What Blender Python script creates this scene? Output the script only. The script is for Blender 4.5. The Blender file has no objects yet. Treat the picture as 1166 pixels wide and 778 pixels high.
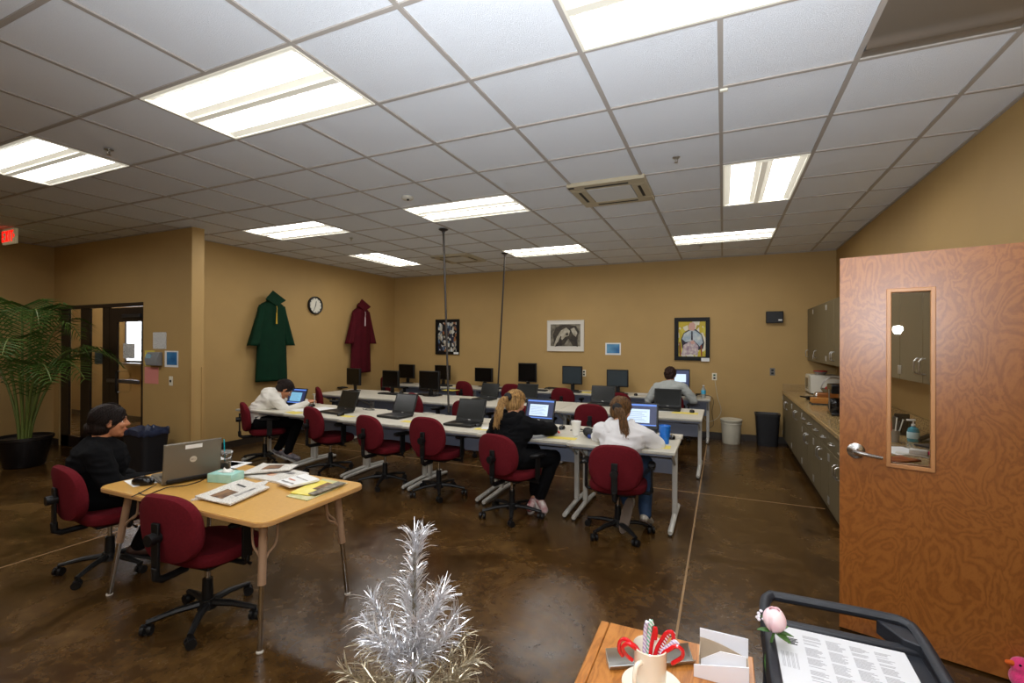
import bpy, bmesh, math, random
from mathutils import Vector, Matrix, noise
random.seed(7)
PI = math.pi
COL = bpy.context.scene.collection
H = 2.93
U = 0.6096
# ---------------------------------------------------------------- camera
F_PX = 540.62
RX = Vector((0.91388915, 0.40594692, 0.00370423))
RY = Vector((-0.40595708, 0.91388852, 0.00257404))
RZ = Vector((-0.00234033, -0.00385615, 0.99998983))
CAM = Vector((0.01422575, -2.20993317, 1.53810574))
def ray(x, y): return RX*((x-583)/F_PX) + RY - RZ*((y-389)/F_PX)
def at_y(x, y, Y): d = ray(x, y); return CAM + d*((Y-CAM.y)/d.y)
def at_x(x, y, X): d = ray(x, y); return CAM + d*((X-CAM.x)/d.x)
def at_z(x, y, Z): d = ray(x, y); return CAM + d*((Z-CAM.z)/d.z)

# ---------------------------------------------------------------- mesh builder
class MB:
    def __init__(s): s.v = []; s.f = []; s.m = []; s.M = Matrix.Identity(4); s.mi = 0
    def add(s, vs, fs):
        n = len(s.v)
        s.v += [s.M @ Vector(p) for p in vs]
        s.f += [tuple(n+i for i in f) for f in fs]; s.m += [s.mi]*len(fs)
        return s
    def box(s, x0, x1, y0, y1, z0, z1):
        return s.add([(x0,y0,z0),(x1,y0,z0),(x1,y1,z0),(x0,y1,z0),(x0,y0,z1),(x1,y0,z1),(x1,y1,z1),(x0,y1,z1)],
                     [(0,3,2,1),(4,5,6,7),(0,1,5,4),(1,2,6,5),(2,3,7,6),(3,0,4,7)])
    def cbox(s, c, d):
        return s.box(c[0]-d[0]/2, c[0]+d[0]/2, c[1]-d[1]/2, c[1]+d[1]/2, c[2]-d[2]/2, c[2]+d[2]/2)
    def tube(s, pts, r, n=8, cap=True, up=None, flat=1.0):
        pts = [Vector(p) for p in pts]
        rs = r if isinstance(r, (list, tuple)) else [r]*len(pts)
        vs = []; fs = []; prev = None
        for i, p in enumerate(pts):
            t = (pts[min(i+1, len(pts)-1)] - pts[max(i-1, 0)])
            t = t.normalized() if t.length > 1e-9 else Vector((0,0,1))
            a = prev if prev is not None else (Vector(up) if up else (Vector((0,0,1)) if abs(t.z) < .9 else Vector((1,0,0))))
            b = t.cross(a)
            if b.length < 1e-6: b = t.cross(Vector((0.3,1,0.2)))
            b.normalize(); a = b.cross(t).normalized(); prev = a
            for k in range(n):
                q = 2*PI*k/n
                vs.append(p + a*(math.cos(q)*rs[i]*flat) + b*(math.sin(q)*rs[i]))
        for i in range(len(pts)-1):
            for k in range(n):
                k2 = (k+1) % n
                fs.append((i*n+k, i*n+k2, (i+1)*n+k2, (i+1)*n+k))
        if cap:
            fs.append(tuple(range(n-1, -1, -1))); fs.append(tuple((len(pts)-1)*n+k for k in range(n)))
        return s.add(vs, fs)
    def capsule(s, p0, p1, r0, r1, n=12):
        p0 = Vector(p0); p1 = Vector(p1); t = (p1-p0); L = t.length
        t = t.normalized() if L > 1e-6 else Vector((0,0,1))
        pts = []; rs = []
        for a in (-85,-60,-30,0): pts.append(p0 + t*(math.sin(math.radians(a))*r0)); rs.append(math.cos(math.radians(a))*r0)
        for a in (0,30,60,85): pts.append(p1 + t*(math.sin(math.radians(a))*r1)); rs.append(math.cos(math.radians(a))*r1)
        return s.tube(pts, rs, n)
    def limb(s, ch, n=12):
        for (a, ra), (b, rb) in zip(ch[:-1], ch[1:]): s.capsule(a, b, ra, rb, n)
        return s
    def ell(s, c, r, rot=None, nu=16, nv=10):
        M = Matrix.Translation(Vector(c)) @ (rot.to_4x4() if rot else Matrix.Identity(4))
        vs = []; fs = []
        for j in range(nv+1):
            t = -PI/2 + PI*j/nv
            if j == 0: t += .08
            if j == nv: t -= .08
            for i in range(nu):
                a = 2*PI*i/nu
                vs.append(M @ Vector((r[0]*math.cos(t)*math.cos(a), r[1]*math.cos(t)*math.sin(a), r[2]*math.sin(t))))
        for j in range(nv):
            for i in range(nu):
                i2 = (i+1) % nu
                fs.append((j*nu+i, j*nu+i2, (j+1)*nu+i2, (j+1)*nu+i))
        fs.append(tuple(range(nu-1, -1, -1))); fs.append(tuple(nv*nu+i for i in range(nu)))
        return s.add(vs, fs)
    def lathe(s, prof, c=(0,0,0), n=24, cap=True):
        vs = []; fs = []
        for r, z in prof:
            for i in range(n):
                a = 2*PI*i/n; vs.append((c[0]+r*math.cos(a), c[1]+r*math.sin(a), c[2]+z))
        m = len(prof)
        for j in range(m-1):
            for i in range(n):
                i2 = (i+1) % n
                fs.append((j*n+i, j*n+i2, (j+1)*n+i2, (j+1)*n+i))
        if cap:
            fs.append(tuple(range(n-1, -1, -1))); fs.append(tuple((m-1)*n+i for i in range(n)))
        return s.add(vs, fs)
    def prism(s, poly, a0, a1, axis='z'):
        # poly in the two other axes
        n = len(poly)
        def P(u, v, w): return {'z': (u, v, w), 'y': (u, w, v), 'x': (w, u, v)}[axis]
        vs = [P(u, v, a0) for u, v in poly] + [P(u, v, a1) for u, v in poly]
        fs = [tuple(range(n-1, -1, -1)), tuple(range(n, 2*n))] + [(i, (i+1) % n, n+(i+1) % n, n+i) for i in range(n)]
        return s.add(vs, fs)
    def grid(s, fn, nu, nv):
        vs = [fn(i/nu, j/nv) for j in range(nv+1) for i in range(nu+1)]
        fs = [(j*(nu+1)+i, j*(nu+1)+i+1, (j+1)*(nu+1)+i+1, (j+1)*(nu+1)+i) for j in range(nv) for i in range(nu)]
        return s.add(vs, fs)
    def build(s, name, mat, parent=None, label=None, smooth=35, bevel=0, seg=2, solid=0, cat=None, group=None, kind=None, fix=True):
        me = bpy.data.meshes.new(name)
        me.from_pydata([tuple(p) for p in s.v], [], s.f)
        if fix:
            bm = bmesh.new(); bm.from_mesh(me); bmesh.ops.recalc_face_normals(bm, faces=bm.faces); bm.to_mesh(me); bm.free()
        mats = mat if isinstance(mat, (list, tuple)) else [mat]
        for m in mats: me.materials.append(m)
        if len(mats) > 1:
            for p, i in zip(me.polygons, s.m): p.material_index = i
        if smooth:
            me.shade_smooth(); me.set_sharp_from_angle(angle=math.radians(smooth))
        o = bpy.data.objects.new(name, me); COL.objects.link(o)
        if parent: o.parent = parent
        if solid:
            q = o.modifiers.new('sol', 'SOLIDIFY'); q.thickness = solid; q.offset = 0
        if bevel:
            q = o.modifiers.new('bev', 'BEVEL'); q.width = bevel; q.segments = seg; q.limit_method = 'ANGLE'; q.angle_limit = math.radians(40)
            q.harden_normals = False
        tag(o, label, cat, group, kind)
        return o
def tag(o, label=None, cat=None, group=None, kind=None):
    if label: o['label'] = label
    if cat: o['category'] = cat
    if group: o['group'] = group
    if kind: o['kind'] = kind
    return o
def thing(name, label, cat, loc=(0,0,0), rz=0, group=None, sc=None):
    o = bpy.data.objects.new(name, None); COL.objects.link(o); o.empty_display_size = .1
    o.location = loc; o.rotation_euler = (0, 0, rz)
    if sc: o.scale = sc
    return tag(o, label, cat, group)
def dup(o, parent=None, loc=None, rz=None, label=None, sc=None, group=None):
    c = o.copy(); COL.objects.link(c)
    if parent is not None: c.parent = parent
    if loc is not None: c.location = loc
    if rz is not None: c.rotation_euler = (0, 0, rz)
    if sc is not None: c.scale = sc
    if label: c['label'] = label
    if group: c['group'] = group
    for ch in list(o.children): dup(ch, c)
    return c
def remesh(o, vox, smooth=2):
    r = o.modifiers.new('r', 'REMESH'); r.mode = 'VOXEL'; r.voxel_size = vox
    if smooth:
        q = o.modifiers.new('s', 'SMOOTH'); q.iterations = smooth; q.factor = .5
    bpy.context.view_layer.update()
    dg = bpy.context.evaluated_depsgraph_get()
    me = bpy.data.meshes.new_from_object(o.evaluated_get(dg))
    old = o.data; mats = list(old.materials)
    o.modifiers.clear(); o.data = me
    me.materials.clear()
    for m in mats: me.materials.append(m)
    me.shade_smooth(); me.name = o.name
    return o

def superell(a, b, e=3.0, n=40, top=None):
    out = []
    for i in range(n):
        t = 2*PI*i/n; c, s = math.cos(t), math.sin(t)
        u = a*abs(c)**(2/e)*(1 if c >= 0 else -1); v = b*abs(s)**(2/e)*(1 if s >= 0 else -1)
        if top: u *= top(v/b)
        out.append((u, v))
    return out

def smooth_pts(P, n=6):
    P = [Vector(p) for p in P]; out = []
    for i in range(len(P)-1):
        p0 = P[max(i-1,0)]; p1 = P[i]; p2 = P[i+1]; p3 = P[min(i+2, len(P)-1)]
        for k in range(n):
            t_ = k/n
            out.append(.5*((2*p1)+(-p0+p2)*t_+(2*p0-5*p1+4*p2-p3)*t_*t_+(-p0+3*p1-3*p2+p3)*t_**3))
    out.append(P[-1]); return out

# ---------------------------------------------------------------- materials
def sr(c): return tuple(((v/255/12.92) if v/255 <= .04045 else ((v/255+.055)/1.055)**2.4) for v in c)
def mat(name, c, rough=.5, metal=0, spec=.5, var=0, vscale=8, bump=0, bscale=60, c2=None, emit=None, es=0, trans=0, coat=0, stretch=None, ior=None, detail=3, sheen=0, alpha=None):
    m = bpy.data.materials.new(name); m.use_nodes = True
    nt = m.node_tree; b = nt.nodes['Principled BSDF']
    c = sr(c)
    b.inputs['Base Color'].default_value = (*c, 1); b.inputs['Roughness'].default_value = rough
    b.inputs['Metallic'].default_value = metal; b.inputs['Specular IOR Level'].default_value = spec
    if trans: b.inputs['Transmission Weight'].default_value = trans
    if coat: b.inputs['Coat Weight'].default_value = coat; b.inputs['Coat Roughness'].default_value = .12
    if sheen: b.inputs['Sheen Weight'].default_value = sheen
    if ior: b.inputs['IOR'].default_value = ior
    if emit: b.inputs['Emission Color'].default_value = (*sr(emit), 1); b.inputs['Emission Strength'].default_value = es
    if var or bump or c2:
        tc = nt.nodes.new('ShaderNodeTexCoord'); mp = nt.nodes.new('ShaderNodeMapping')
        nt.links.new(tc.outputs['Object'], mp.inputs['Vector'])
        if stretch: mp.inputs['Scale'].default_value = stretch
        if var or c2:
            n = nt.nodes.new('ShaderNodeTexNoise'); n.inputs['Scale'].default_value = vscale; n.inputs['Detail'].default_value = detail
            nt.links.new(mp.outputs[0], n.inputs['Vector'])
            r = nt.nodes.new('ShaderNodeValToRGB')
            d = sr(c2) if c2 else tuple(min(1, v*(1+var)) for v in c)
            a = c if c2 else tuple(v*(1-var) for v in c)
            r.color_ramp.elements[0].position = .3; r.color_ramp.elements[1].position = .7
            r.color_ramp.elements[0].color = (*a, 1); r.color_ramp.elements[1].color = (*d, 1)
            nt.links.new(n.outputs['Fac'], r.inputs[0]); nt.links.new(r.outputs[0], b.inputs['Base Color'])
        if bump:
            n2 = nt.nodes.new('ShaderNodeTexNoise'); n2.inputs['Scale'].default_value = bscale; n2.inputs['Detail'].default_value = 4
            nt.links.new(mp.outputs[0], n2.inputs['Vector'])
            bp = nt.nodes.new('ShaderNodeBump'); bp.inputs['Strength'].default_value = bump; bp.inputs['Distance'].default_value = .01
            nt.links.new(n2.outputs['Fac'], bp.inputs['Height']); nt.links.new(bp.outputs[0], b.inputs['Normal'])
    return m
def ramp(nt, stops, src):
    r = nt.nodes.new('ShaderNodeValToRGB'); e = r.color_ramp.elements
    while len(e) < len(stops): e.new(.5)
    for el, (p, c) in zip(e, stops): el.position = p; el.color = (*sr(c), 1)
    nt.links.new(src, r.inputs[0]); return r.outputs[0]

WALL = mat('wall_paint', (180,148,94), .62, spec=.35, var=.03, vscale=2.5, bump=.15, bscale=160)
TILE = mat('ceiling_tile', (226,229,234), .9, spec=.1, var=.035, vscale=220, bump=.35, bscale=320)
TEE = mat('ceiling_tee', (168,160,152), .5)
TEE_LIT = mat('tile_edge', (235,232,228), .8)
BASEB = mat('baseboard_rubber', (46,36,26), .45)
CONC = mat('joint_sealant', (150,118,80), .5)
def floor_mat():
    m = bpy.data.materials.new('stained_concrete'); m.use_nodes = True; nt = m.node_tree; b = nt.nodes['Principled BSDF']
    tc = nt.nodes.new('ShaderNodeTexCoord')
    n1 = nt.nodes.new('ShaderNodeTexNoise'); n1.inputs['Scale'].default_value = 1.6; n1.inputs['Detail'].default_value = 8; n1.inputs['Roughness'].default_value = .68; n1.inputs['Distortion'].default_value = .6
    n2 = nt.nodes.new('ShaderNodeTexNoise'); n2.inputs['Scale'].default_value = 14; n2.inputs['Detail'].default_value = 6; n2.inputs['Roughness'].default_value = .7
    for n in (n1, n2): nt.links.new(tc.outputs['Object'], n.inputs['Vector'])
    mx = nt.nodes.new('ShaderNodeMix'); mx.data_type = 'FLOAT'; mx.inputs[0].default_value = .4
    nt.links.new(n1.outputs['Fac'], mx.inputs[2]); nt.links.new(n2.outputs['Fac'], mx.inputs[3])
    c = ramp(nt, [(.33, (42,27,12)), (.47, (64,43,19)), (.56, (84,59,27)), (.68, (108,80,40))], mx.outputs[0])
    nt.links.new(c, b.inputs['Base Color'])
    r = nt.nodes.new('ShaderNodeMapRange'); r.inputs[1].default_value = .3; r.inputs[2].default_value = .7; r.inputs[3].default_value = .14; r.inputs[4].default_value = .34
    nt.links.new(n1.outputs['Fac'], r.inputs[0]); nt.links.new(r.outputs[0], b.inputs['Roughness'])
    bp = nt.nodes.new('ShaderNodeBump'); bp.inputs['Strength'].default_value = .06; bp.inputs['Distance'].default_value = .01
    nt.links.new(n2.outputs['Fac'], bp.inputs['Height']); nt.links.new(bp.outputs[0], b.inputs['Normal'])
    b.inputs['Specular IOR Level'].default_value = .45
    return m
FLOOR = floor_mat()
def wood_mat(name, stops, scale=(1,1,1), wscale=3.0, dist=7, rough=.35, coat=.3, dir_='X', det=3, ds=1.2):
    m = bpy.data.materials.new(name); m.use_nodes = True; nt = m.node_tree; b = nt.nodes['Principled BSDF']
    tc = nt.nodes.new('ShaderNodeTexCoord'); mp = nt.nodes.new('ShaderNodeMapping'); mp.inputs['Scale'].default_value = scale
    nt.links.new(tc.outputs['Object'], mp.inputs[0])
    n = nt.nodes.new('ShaderNodeTexNoise'); n.inputs['Scale'].default_value = wscale; n.inputs['Detail'].default_value = det; n.inputs['Distortion'].default_value = ds
    nt.links.new(mp.outputs[0], n.inputs['Vector'])
    mt = nt.nodes.new('ShaderNodeMath'); mt.operation = 'MULTIPLY'; mt.inputs[1].default_value = dist
    fr = nt.nodes.new('ShaderNodeMath'); fr.operation = 'PINGPONG'; fr.inputs[1].default_value = .5
    nt.links.new(n.outputs['Fac'], mt.inputs[0]); nt.links.new(mt.outputs[0], fr.inputs[0])
    n3 = nt.nodes.new('ShaderNodeTexNoise'); n3.inputs['Scale'].default_value = 40; n3.inputs['Detail'].default_value = 4
    nt.links.new(mp.outputs[0], n3.inputs['Vector'])
    mx = nt.nodes.new('ShaderNodeMix'); mx.data_type = 'FLOAT'; mx.inputs[0].default_value = .35
    nt.links.new(fr.outputs[0], mx.inputs[2]); nt.links.new(n3.outputs['Fac'], mx.inputs[3])
    nt.links.new(ramp(nt, stops, mx.outputs[0]), b.inputs['Base Color'])
    b.inputs['Roughness'].default_value = rough; b.inputs['Coat Weight'].default_value = coat; b.inputs['Coat Roughness'].default_value = .32
    return m
DOORWOOD = wood_mat('door_birch_veneer', [(.1,(132,76,24)),(.3,(150,88,32)),(.45,(164,100,40)),(.62,(146,84,30))], (2.2,2.2,1.3), 2.6, 14, .42, .5, det=5, ds=.6)
OAK = wood_mat('oak_veneer', [(.1,(138,80,26)),(.3,(170,106,42)),(.5,(186,122,56)),(.65,(160,98,40))], (7,1.2,7), 2.2, 7, .35, .3)
MAPLE = mat('maple_laminate', (200,152,74), .4, var=.05, vscale=60, coat=.2)
CHROME = mat('chrome', (200,200,200), .18, 1)
STEEL = mat('brushed_steel', (190,188,184), .3, 1)
SILV = mat('satin_silver', (175,172,165), .38, .9)
BLACKP = mat('black_plastic', (17,17,18), .45, spec=.35)
BLACKG = mat('black_gloss', (12,12,14), .2)
BLACKM = mat('dark_frame', (30,19,16), .38)
RED = mat('red_upholstery', (98,22,30), .95, spec=.15, var=.12, vscale=90, bump=.3, bscale=350)
GREYW = mat('table_laminate', (206,200,184), .38, var=.02, vscale=40)
TEDGE = mat('table_edge', (176,172,160), .4)
PANEL = mat('blue_grey_panel', (146,154,174), .5)
TLEG = mat('pale_grey_metal', (206,204,196), .38, .15)
LAPD = mat('laptop_charcoal', (26,26,24), .4, spec=.35)
LAPG = mat('laptop_grey', (112,106,94), .38, .35)
SCROFF = mat('screen_off', (24,25,22), .22, spec=.4)
SCRDARK = mat('screen_black', (7,5,5), .25, spec=.3)
PAPERW = mat('white_paper', (232,232,230), .7)
YEL = mat('yellow_paper', (224,204,92), .7)
CABM = mat('cabinet_laminate', (104,92,66), .5, var=.05, vscale=120, stretch=(1,1,.2))
GLASSM = mat('clear_glass', (255,255,255), 0, trans=1, ior=1.45)
SKIN = mat('skin', (206,148,112), .5, var=.04, vscale=40)
SKIN2 = mat('skin_tan', (190,126,88), .5, var=.04, vscale=40)
WHITEC = mat('white_ceramic', (236,228,210), .16, coat=.4)
def counter_mat():
    m = mat('granite_laminate', (168,140,92), .25, coat=.3)
    nt = m.node_tree; b = nt.nodes['Principled BSDF']; tc = nt.nodes.new('ShaderNodeTexCoord')
    v = nt.nodes.new('ShaderNodeTexNoise'); v.inputs['Scale'].default_value = 120; v.inputs['Detail'].default_value = 3
    nt.links.new(tc.outputs['Object'], v.inputs['Vector'])
    nt.links.new(ramp(nt, [(.35,(104,78,44)),(.5,(166,136,88)),(.65,(196,170,120))], v.outputs['Fac']), b.inputs['Base Color'])
    return m
COUNTER = counter_mat()
def print_mat(name, paper, ink, scale, thr=.5, stretch=(1,1,1), blocks=0):
    # printed page: rows of ink on paper
    m = bpy.data.materials.new(name); m.use_nodes = True; nt = m.node_tree; b = nt.nodes['Principled BSDF']; b.inputs['Roughness'].default_value = .7
    tc = nt.nodes.new('ShaderNodeTexCoord'); mp = nt.nodes.new('ShaderNodeMapping'); mp.inputs['Scale'].default_value = stretch
    nt.links.new(tc.outputs['Object'], mp.inputs[0])
    n = nt.nodes.new('ShaderNodeTexNoise'); n.inputs['Scale'].default_value = scale; n.inputs['Detail'].default_value = 1
    nt.links.new(mp.outputs[0], n.inputs['Vector'])
    col = ramp(nt, [(thr, paper), (thr+.06, ink)], n.outputs['Fac'])
    nt.links.new(col, b.inputs['Base Color'])
    return m
PRINT = print_mat('printed_page', (230,230,226), (120,120,120), 90, .52, (3,1,1))
NEWSP = print_mat('newsprint', (226,222,212), (176,172,166), 170, .5, (1,2.2,1))
BARS = []
FLASH = 38; BOUNCE = 330; EXPO = 0.54
# ================================================================ PEOPLE
EYEW = mat('eye_white', (226,222,214), .3); EYED = mat('eye_iris', (34,22,14), .2); LIP = mat('lips', (168,86,78), .5)
def V(*a): return Vector(a)
def rotm(pitch=0, yaw=0, roll=0): return Matrix.Rotation(yaw, 3, 'Z') @ Matrix.Rotation(pitch, 3, 'X') @ Matrix.Rotation(roll, 3, 'Y')
def crease(o, fn):     # cloth creases
    me = o.data; ns = [v.normal.copy() for v in me.vertices]; out = []
    for v, n in zip(me.vertices, ns): out.extend(v.co + n*fn(v.co))
    me.vertices.foreach_set('co', out); me.update()
def person(lab, x, y, rz, J, skin, topm, legm, shoem, hairf, hood=False, collar=None):
    """J: joints in local space, facing +y, seat centre at the origin"""
    t = thing('person', lab, 'person', (x, y, 0), rz)
    hc = V(*J['head']); Rh = rotm(*J['hrot'])
    def hp(a, b, c): return hc + Rh @ V(a, b, c)
    neck = V(*J['neck']); 
    b = MB()
    # head: cranium, face, jaw, nose, ears, brow, chin
    b.ell(hp(0,-.012,.028), (.074,.090,.086), Rh); b.ell(hp(0,.018,-.010), (.060,.070,.088), Rh); b.ell(hp(0,.034,-.062), (.043,.046,.040), Rh); b.ell(hp(0,.062,-.088), (.020,.018,.016), Rh)
    b.ell(hp(0,.076,.030), (.044,.014,.014), Rh); b.limb([(hp(0,.082,.018), .008), (hp(0,.100,-.016), .0125)]); b.ell(hp(.011,.090,-.020), (.008,.009,.007), Rh); b.ell(hp(-.011,.090,-.020), (.008,.009,.007), Rh)
    b.ell(hp(.030,.066,-.018), (.022,.018,.020), Rh); b.ell(hp(-.030,.066,-.018), (.022,.018,.020), Rh); b.ell(hp(0,.080,-.046), (.022,.012,.009), Rh); b.ell(hp(0,.078,-.056), (.019,.012,.008), Rh)
    for s in (-1, 1): b.ell(hp(s*.074,-.002,.000), (.009,.018,.030), Rh); b.ell(hp(s*.078,.006,.018), (.007,.012,.012), Rh)
    b.limb([(hp(0,-.020,-.045), .050), (neck+V(0,-.012,.012), .052), (neck+V(0,-.03,-.05), .075)])
    pel, wai, che = V(*J['pelvis']), V(*J['waist']), V(*J['chest'])
    sh = [V(*J['shl']), V(*J['shr'])]; el = [V(*J['ell']), V(*J['elr'])]; wr = [V(*J['wrl']), V(*J['wrr'])]
    kn = [V(*J['knl']), V(*J['knr'])]; an = [V(*J['anl']), V(*J['anr'])]; to = [V(*J['tol']), V(*J['tor'])]; hip = [pel+V(-.09,0,-.01), pel+V(.09,0,-.01)]
    b.limb([(pel,.125),(wai,.105),(che,.12),(neck+V(0,-.02,-.06),.07)]); b.limb([(sh[0],.05),(che+V(0,0,.05),.09),(sh[1],.05)])
    for i in (0,1):
        b.limb([(sh[i],.048),(el[i],.036),(wr[i],.024)]); b.limb([(hip[i],.08),(kn[i],.052),(an[i],.034),(to[i]*.5+an[i]*.5,.030),(to[i],.026)])
        # hands: palm, four fingers of different length, thumb from the side
        d = (wr[i]-el[i]).normalized(); hd = V(*J['hd'][i]).normalized() if 'hd' in J else d
        side = hd.cross(V(0,0,1)).normalized()*(1 if i == 0 else -1); up = side.cross(hd).normalized()
        if up.z < 0: up = -up
        pal = wr[i]+hd*.045
        b.limb([(wr[i],.023),(wr[i]+hd*.03,.024),(pal+hd*.02,.022)]); b.ell(pal, (.034,.034,.016), None)
        curl = J.get('curl', .5)
        for k, (off, L) in enumerate(((-.027,.062),(-.009,.072),(.010,.068),(.027,.054))):
            r0 = wr[i]+hd*.075+side*off; a1 = r0+hd*L*.42+up*.004; a2 = a1+hd*L*.30*math.cos(curl)-up*L*.34*math.sin(curl); a3 = a2+hd*L*.22*math.cos(curl*1.9)-up*L*.26*math.sin(curl*1.9)
            b.limb([(wr[i]+hd*.04+side*off*.7,.010),(r0,.0098),(a1,.0088),(a2,.0082),(a3,.0074)], 8)
        tb = wr[i]+hd*.022+side*(.024); b.limb([(tb,.012),(tb+side*.020+hd*.026-up*.004,.0105),(tb+side*.024+hd*.054-up*.012,.0088)], 8)
    remesh(b.build('person_body', skin, t, smooth=0), .0062, 1)
    body = t.children[0]
    for s in (-1, 1):
        e = MB(); e.ell(hp(s*.030,.063,.006), (.0125,.010,.0085), Rh, 12, 8); eo = e.build('eye', EYEW, body)
        e = MB(); e.ell(hp(s*.030,.0715,.006), (.0058,.004,.0058), Rh, 10, 6); e.build('iris', EYED, eo)
        e = MB(); e.limb([(hp(s*.016,.086,.030),.0028),(hp(s*.034,.084,.035),.003),(hp(s*.050,.074,.029),.002)], 6); e.build('eyebrow', hairf['mat'], body)
    e = MB(); e.limb([(hp(-.020,.086,-.051),.0035),(hp(0,.0935,-.050),.005),(hp(.020,.086,-.051),.0035)], 8); e.build('mouth', LIP, body)
    # top
    c = MB(); pf = J.get('puff', 1.0)
    c.limb([(pel+V(0,0,.03),.152),(wai,.142),(che,.150*pf),(neck+V(0,-.035,-.075),.088)]); c.ell(pel+V(0,0,.02), (.175,.15,.10)); c.ell(che+V(0,-.01,.0), (.185,.135,.15))
    c.limb([(sh[0],.070*pf),(che+V(0,-.01,.06),.118),(sh[1],.070*pf)])
    for i in (0,1):
        m1 = sh[i].lerp(el[i], .5); m2 = el[i].lerp(wr[i], .5)
        c.limb([(sh[i],.070*pf),(m1,.066*pf),(el[i],.060*pf),(m2,.052*pf),(wr[i]-(wr[i]-el[i]).normalized()*.012,.037)])
        # fold bulges
        for q in (.25,.55,.85): c.ell(sh[i].lerp(el[i], q)+V(0,0,-.008), (.066*pf,.064*pf,.045*pf))
        for q in (.2,.45,.7): c.ell(el[i].lerp(wr[i], q), (.056*pf*(1-.25*q),.056*pf*(1-.25*q),.045*pf))
    if hood:
        q = neck+V(0,-.085,-.03); hd_ = MB()
        hd_.limb([(q+V(-.085,.07,.050),.030),(q+V(-.095,-.01,.02),.040),(q+V(-.04,-.065,-.02),.046),(q+V(.04,-.065,-.02),.046),(q+V(.095,-.01,.02),.040),(q+V(.085,.07,.050),.030)])
        hd_.ell(q+V(0,-.050,-.05), (.130,.060,.070)); hd_.ell(q+V(0,-.075,-.100), (.080,.045,.050))
        for a_ in (-1, 1): hd_.limb([(q+V(a_*.095,.02,.03),.026),(q+V(a_*.10,-.05,-.02),.026),(q+V(a_*.055,-.11,-.085),.022),(q+V(0,-.125,-.12),.020)])
        hm = remesh(hd_.build('hood', topm, t, smooth=0), .007, 2); crease(hm, lambda p: noise.noise(p*16)*.005)
    if collar:
        c.limb([(neck+V(-.05,.02,.01),.018),(neck+V(-.05,-.03,.012),.020),(neck+V(0,-.055,.015),.020),(neck+V(.05,-.03,.012),.020),(neck+V(.05,.02,.01),.018)])
    tp_ = remesh(c.build(J.get('topname', 'jacket'), topm, t, smooth=0), .0085, 3)
    crease(tp_, lambda p: noise.noise(p*9)*.009 + (abs(noise.noise(V(p.x*7+p.z*6, p.y*7, p.z*20)))-.25)*-.018)
    # trousers
    c = MB()
    c.limb([(pel,.150),(pel+V(0,.03,-.01),.13)])
    for i in (0,1): m1 = kn[i].lerp(an[i], .5); c.limb([(hip[i],.100),(hip[i].lerp(kn[i],.5),.088),(kn[i],.070),(m1,.060),(an[i]-(an[i]-kn[i]).normalized()*.02,.052)])
    tr = remesh(c.build('trousers', legm, t, smooth=0), .0095, 3)
    crease(tr, lambda p: noise.noise(p*12)*.006)
    for i in (0,1):
        d = (to[i]-an[i]); c = MB(); hl = an[i]-d.normalized()*.03+ (V(0,0,-.02) if abs(d.normalized().z) < .7 else V(0,0,0))
        c.limb([(hl,.036),(an[i].lerp(to[i],.55),.036),(to[i],.034)]); c.capsule(an[i], hl, .040, .034)
        sn = remesh(c.build('shoe', shoem[0], t, smooth=0), .008, 2)
        c = MB(); dn = d.normalized(); sd = dn.cross(V(*J.get('solen', (0,0,1)))).normalized(); nn = sd.cross(dn)
        if nn.z > 0: nn = -nn
        if 'soledir' in J and i == 0: nn = V(*J['soledir']).normalized(); sd = dn.cross(nn).normalized()
        ctr = hl.lerp(to[i], .5)+nn*.030; L = (to[i]-hl).length/2+.034
        o_ = superell(.040, L, 2.4, 28); vs = [ctr+sd*u+dn*v+nn*.0 for u, v in o_]+[ctr+sd*u+dn*v+nn*.014 for u, v in o_]; n = len(o_)
        c.add(vs, [tuple(range(n)), tuple(range(2*n-1, n-1, -1))]+[(k, (k+1)%n, n+(k+1)%n, n+k) for k in range(n)]); c.build('sole', shoem[1], sn, smooth=30)
    # hair
    hairf['fn'](t, hp, Rh, hairf['mat'])
    return t
def hair_mat(name, c1, c2, sc=(60,60,5)):
    return mat(name, c1, .58, spec=.25, c2=c2, vscale=1.6, stretch=sc, bump=.7, bscale=2.5, detail=6)
def strands(m, hp, roots, path, n, r, rr, wob=.012):
    for k in range(n):
        o = V(rr.uniform(-1,1), rr.uniform(-1,1), rr.uniform(-1,1)); P = []
        for i, p in enumerate(path):
            q = i/(len(path)-1); w = roots*(1 - .35*q) if i else roots*.5
            P.append(V(*p)+o*w+V(rr.uniform(-1,1), rr.uniform(-1,1), rr.uniform(-1,1))*wob*q)
        P = smooth_pts(P, 4); m.tube(P, [r*(1-.75*(i/(len(P)-1))**2) for i in range(len(P))], 5)
def cap_hair(hp, Rh, low=-.02, back=.0, th=1.0):
    c = MB(); c.ell(hp(0,-.022,.036), (.083*th,.096*th,.090*th), Rh); c.ell(hp(0,-.050,-.005), (.076*th,.064*th,.080*th), Rh); c.ell(hp(0,.030,.072), (.060,.048,.040), Rh)
    for s in (-1, 1): c.ell(hp(s*.062,-.012,.020), (.022,.050,.040), Rh)
    return c
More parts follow.
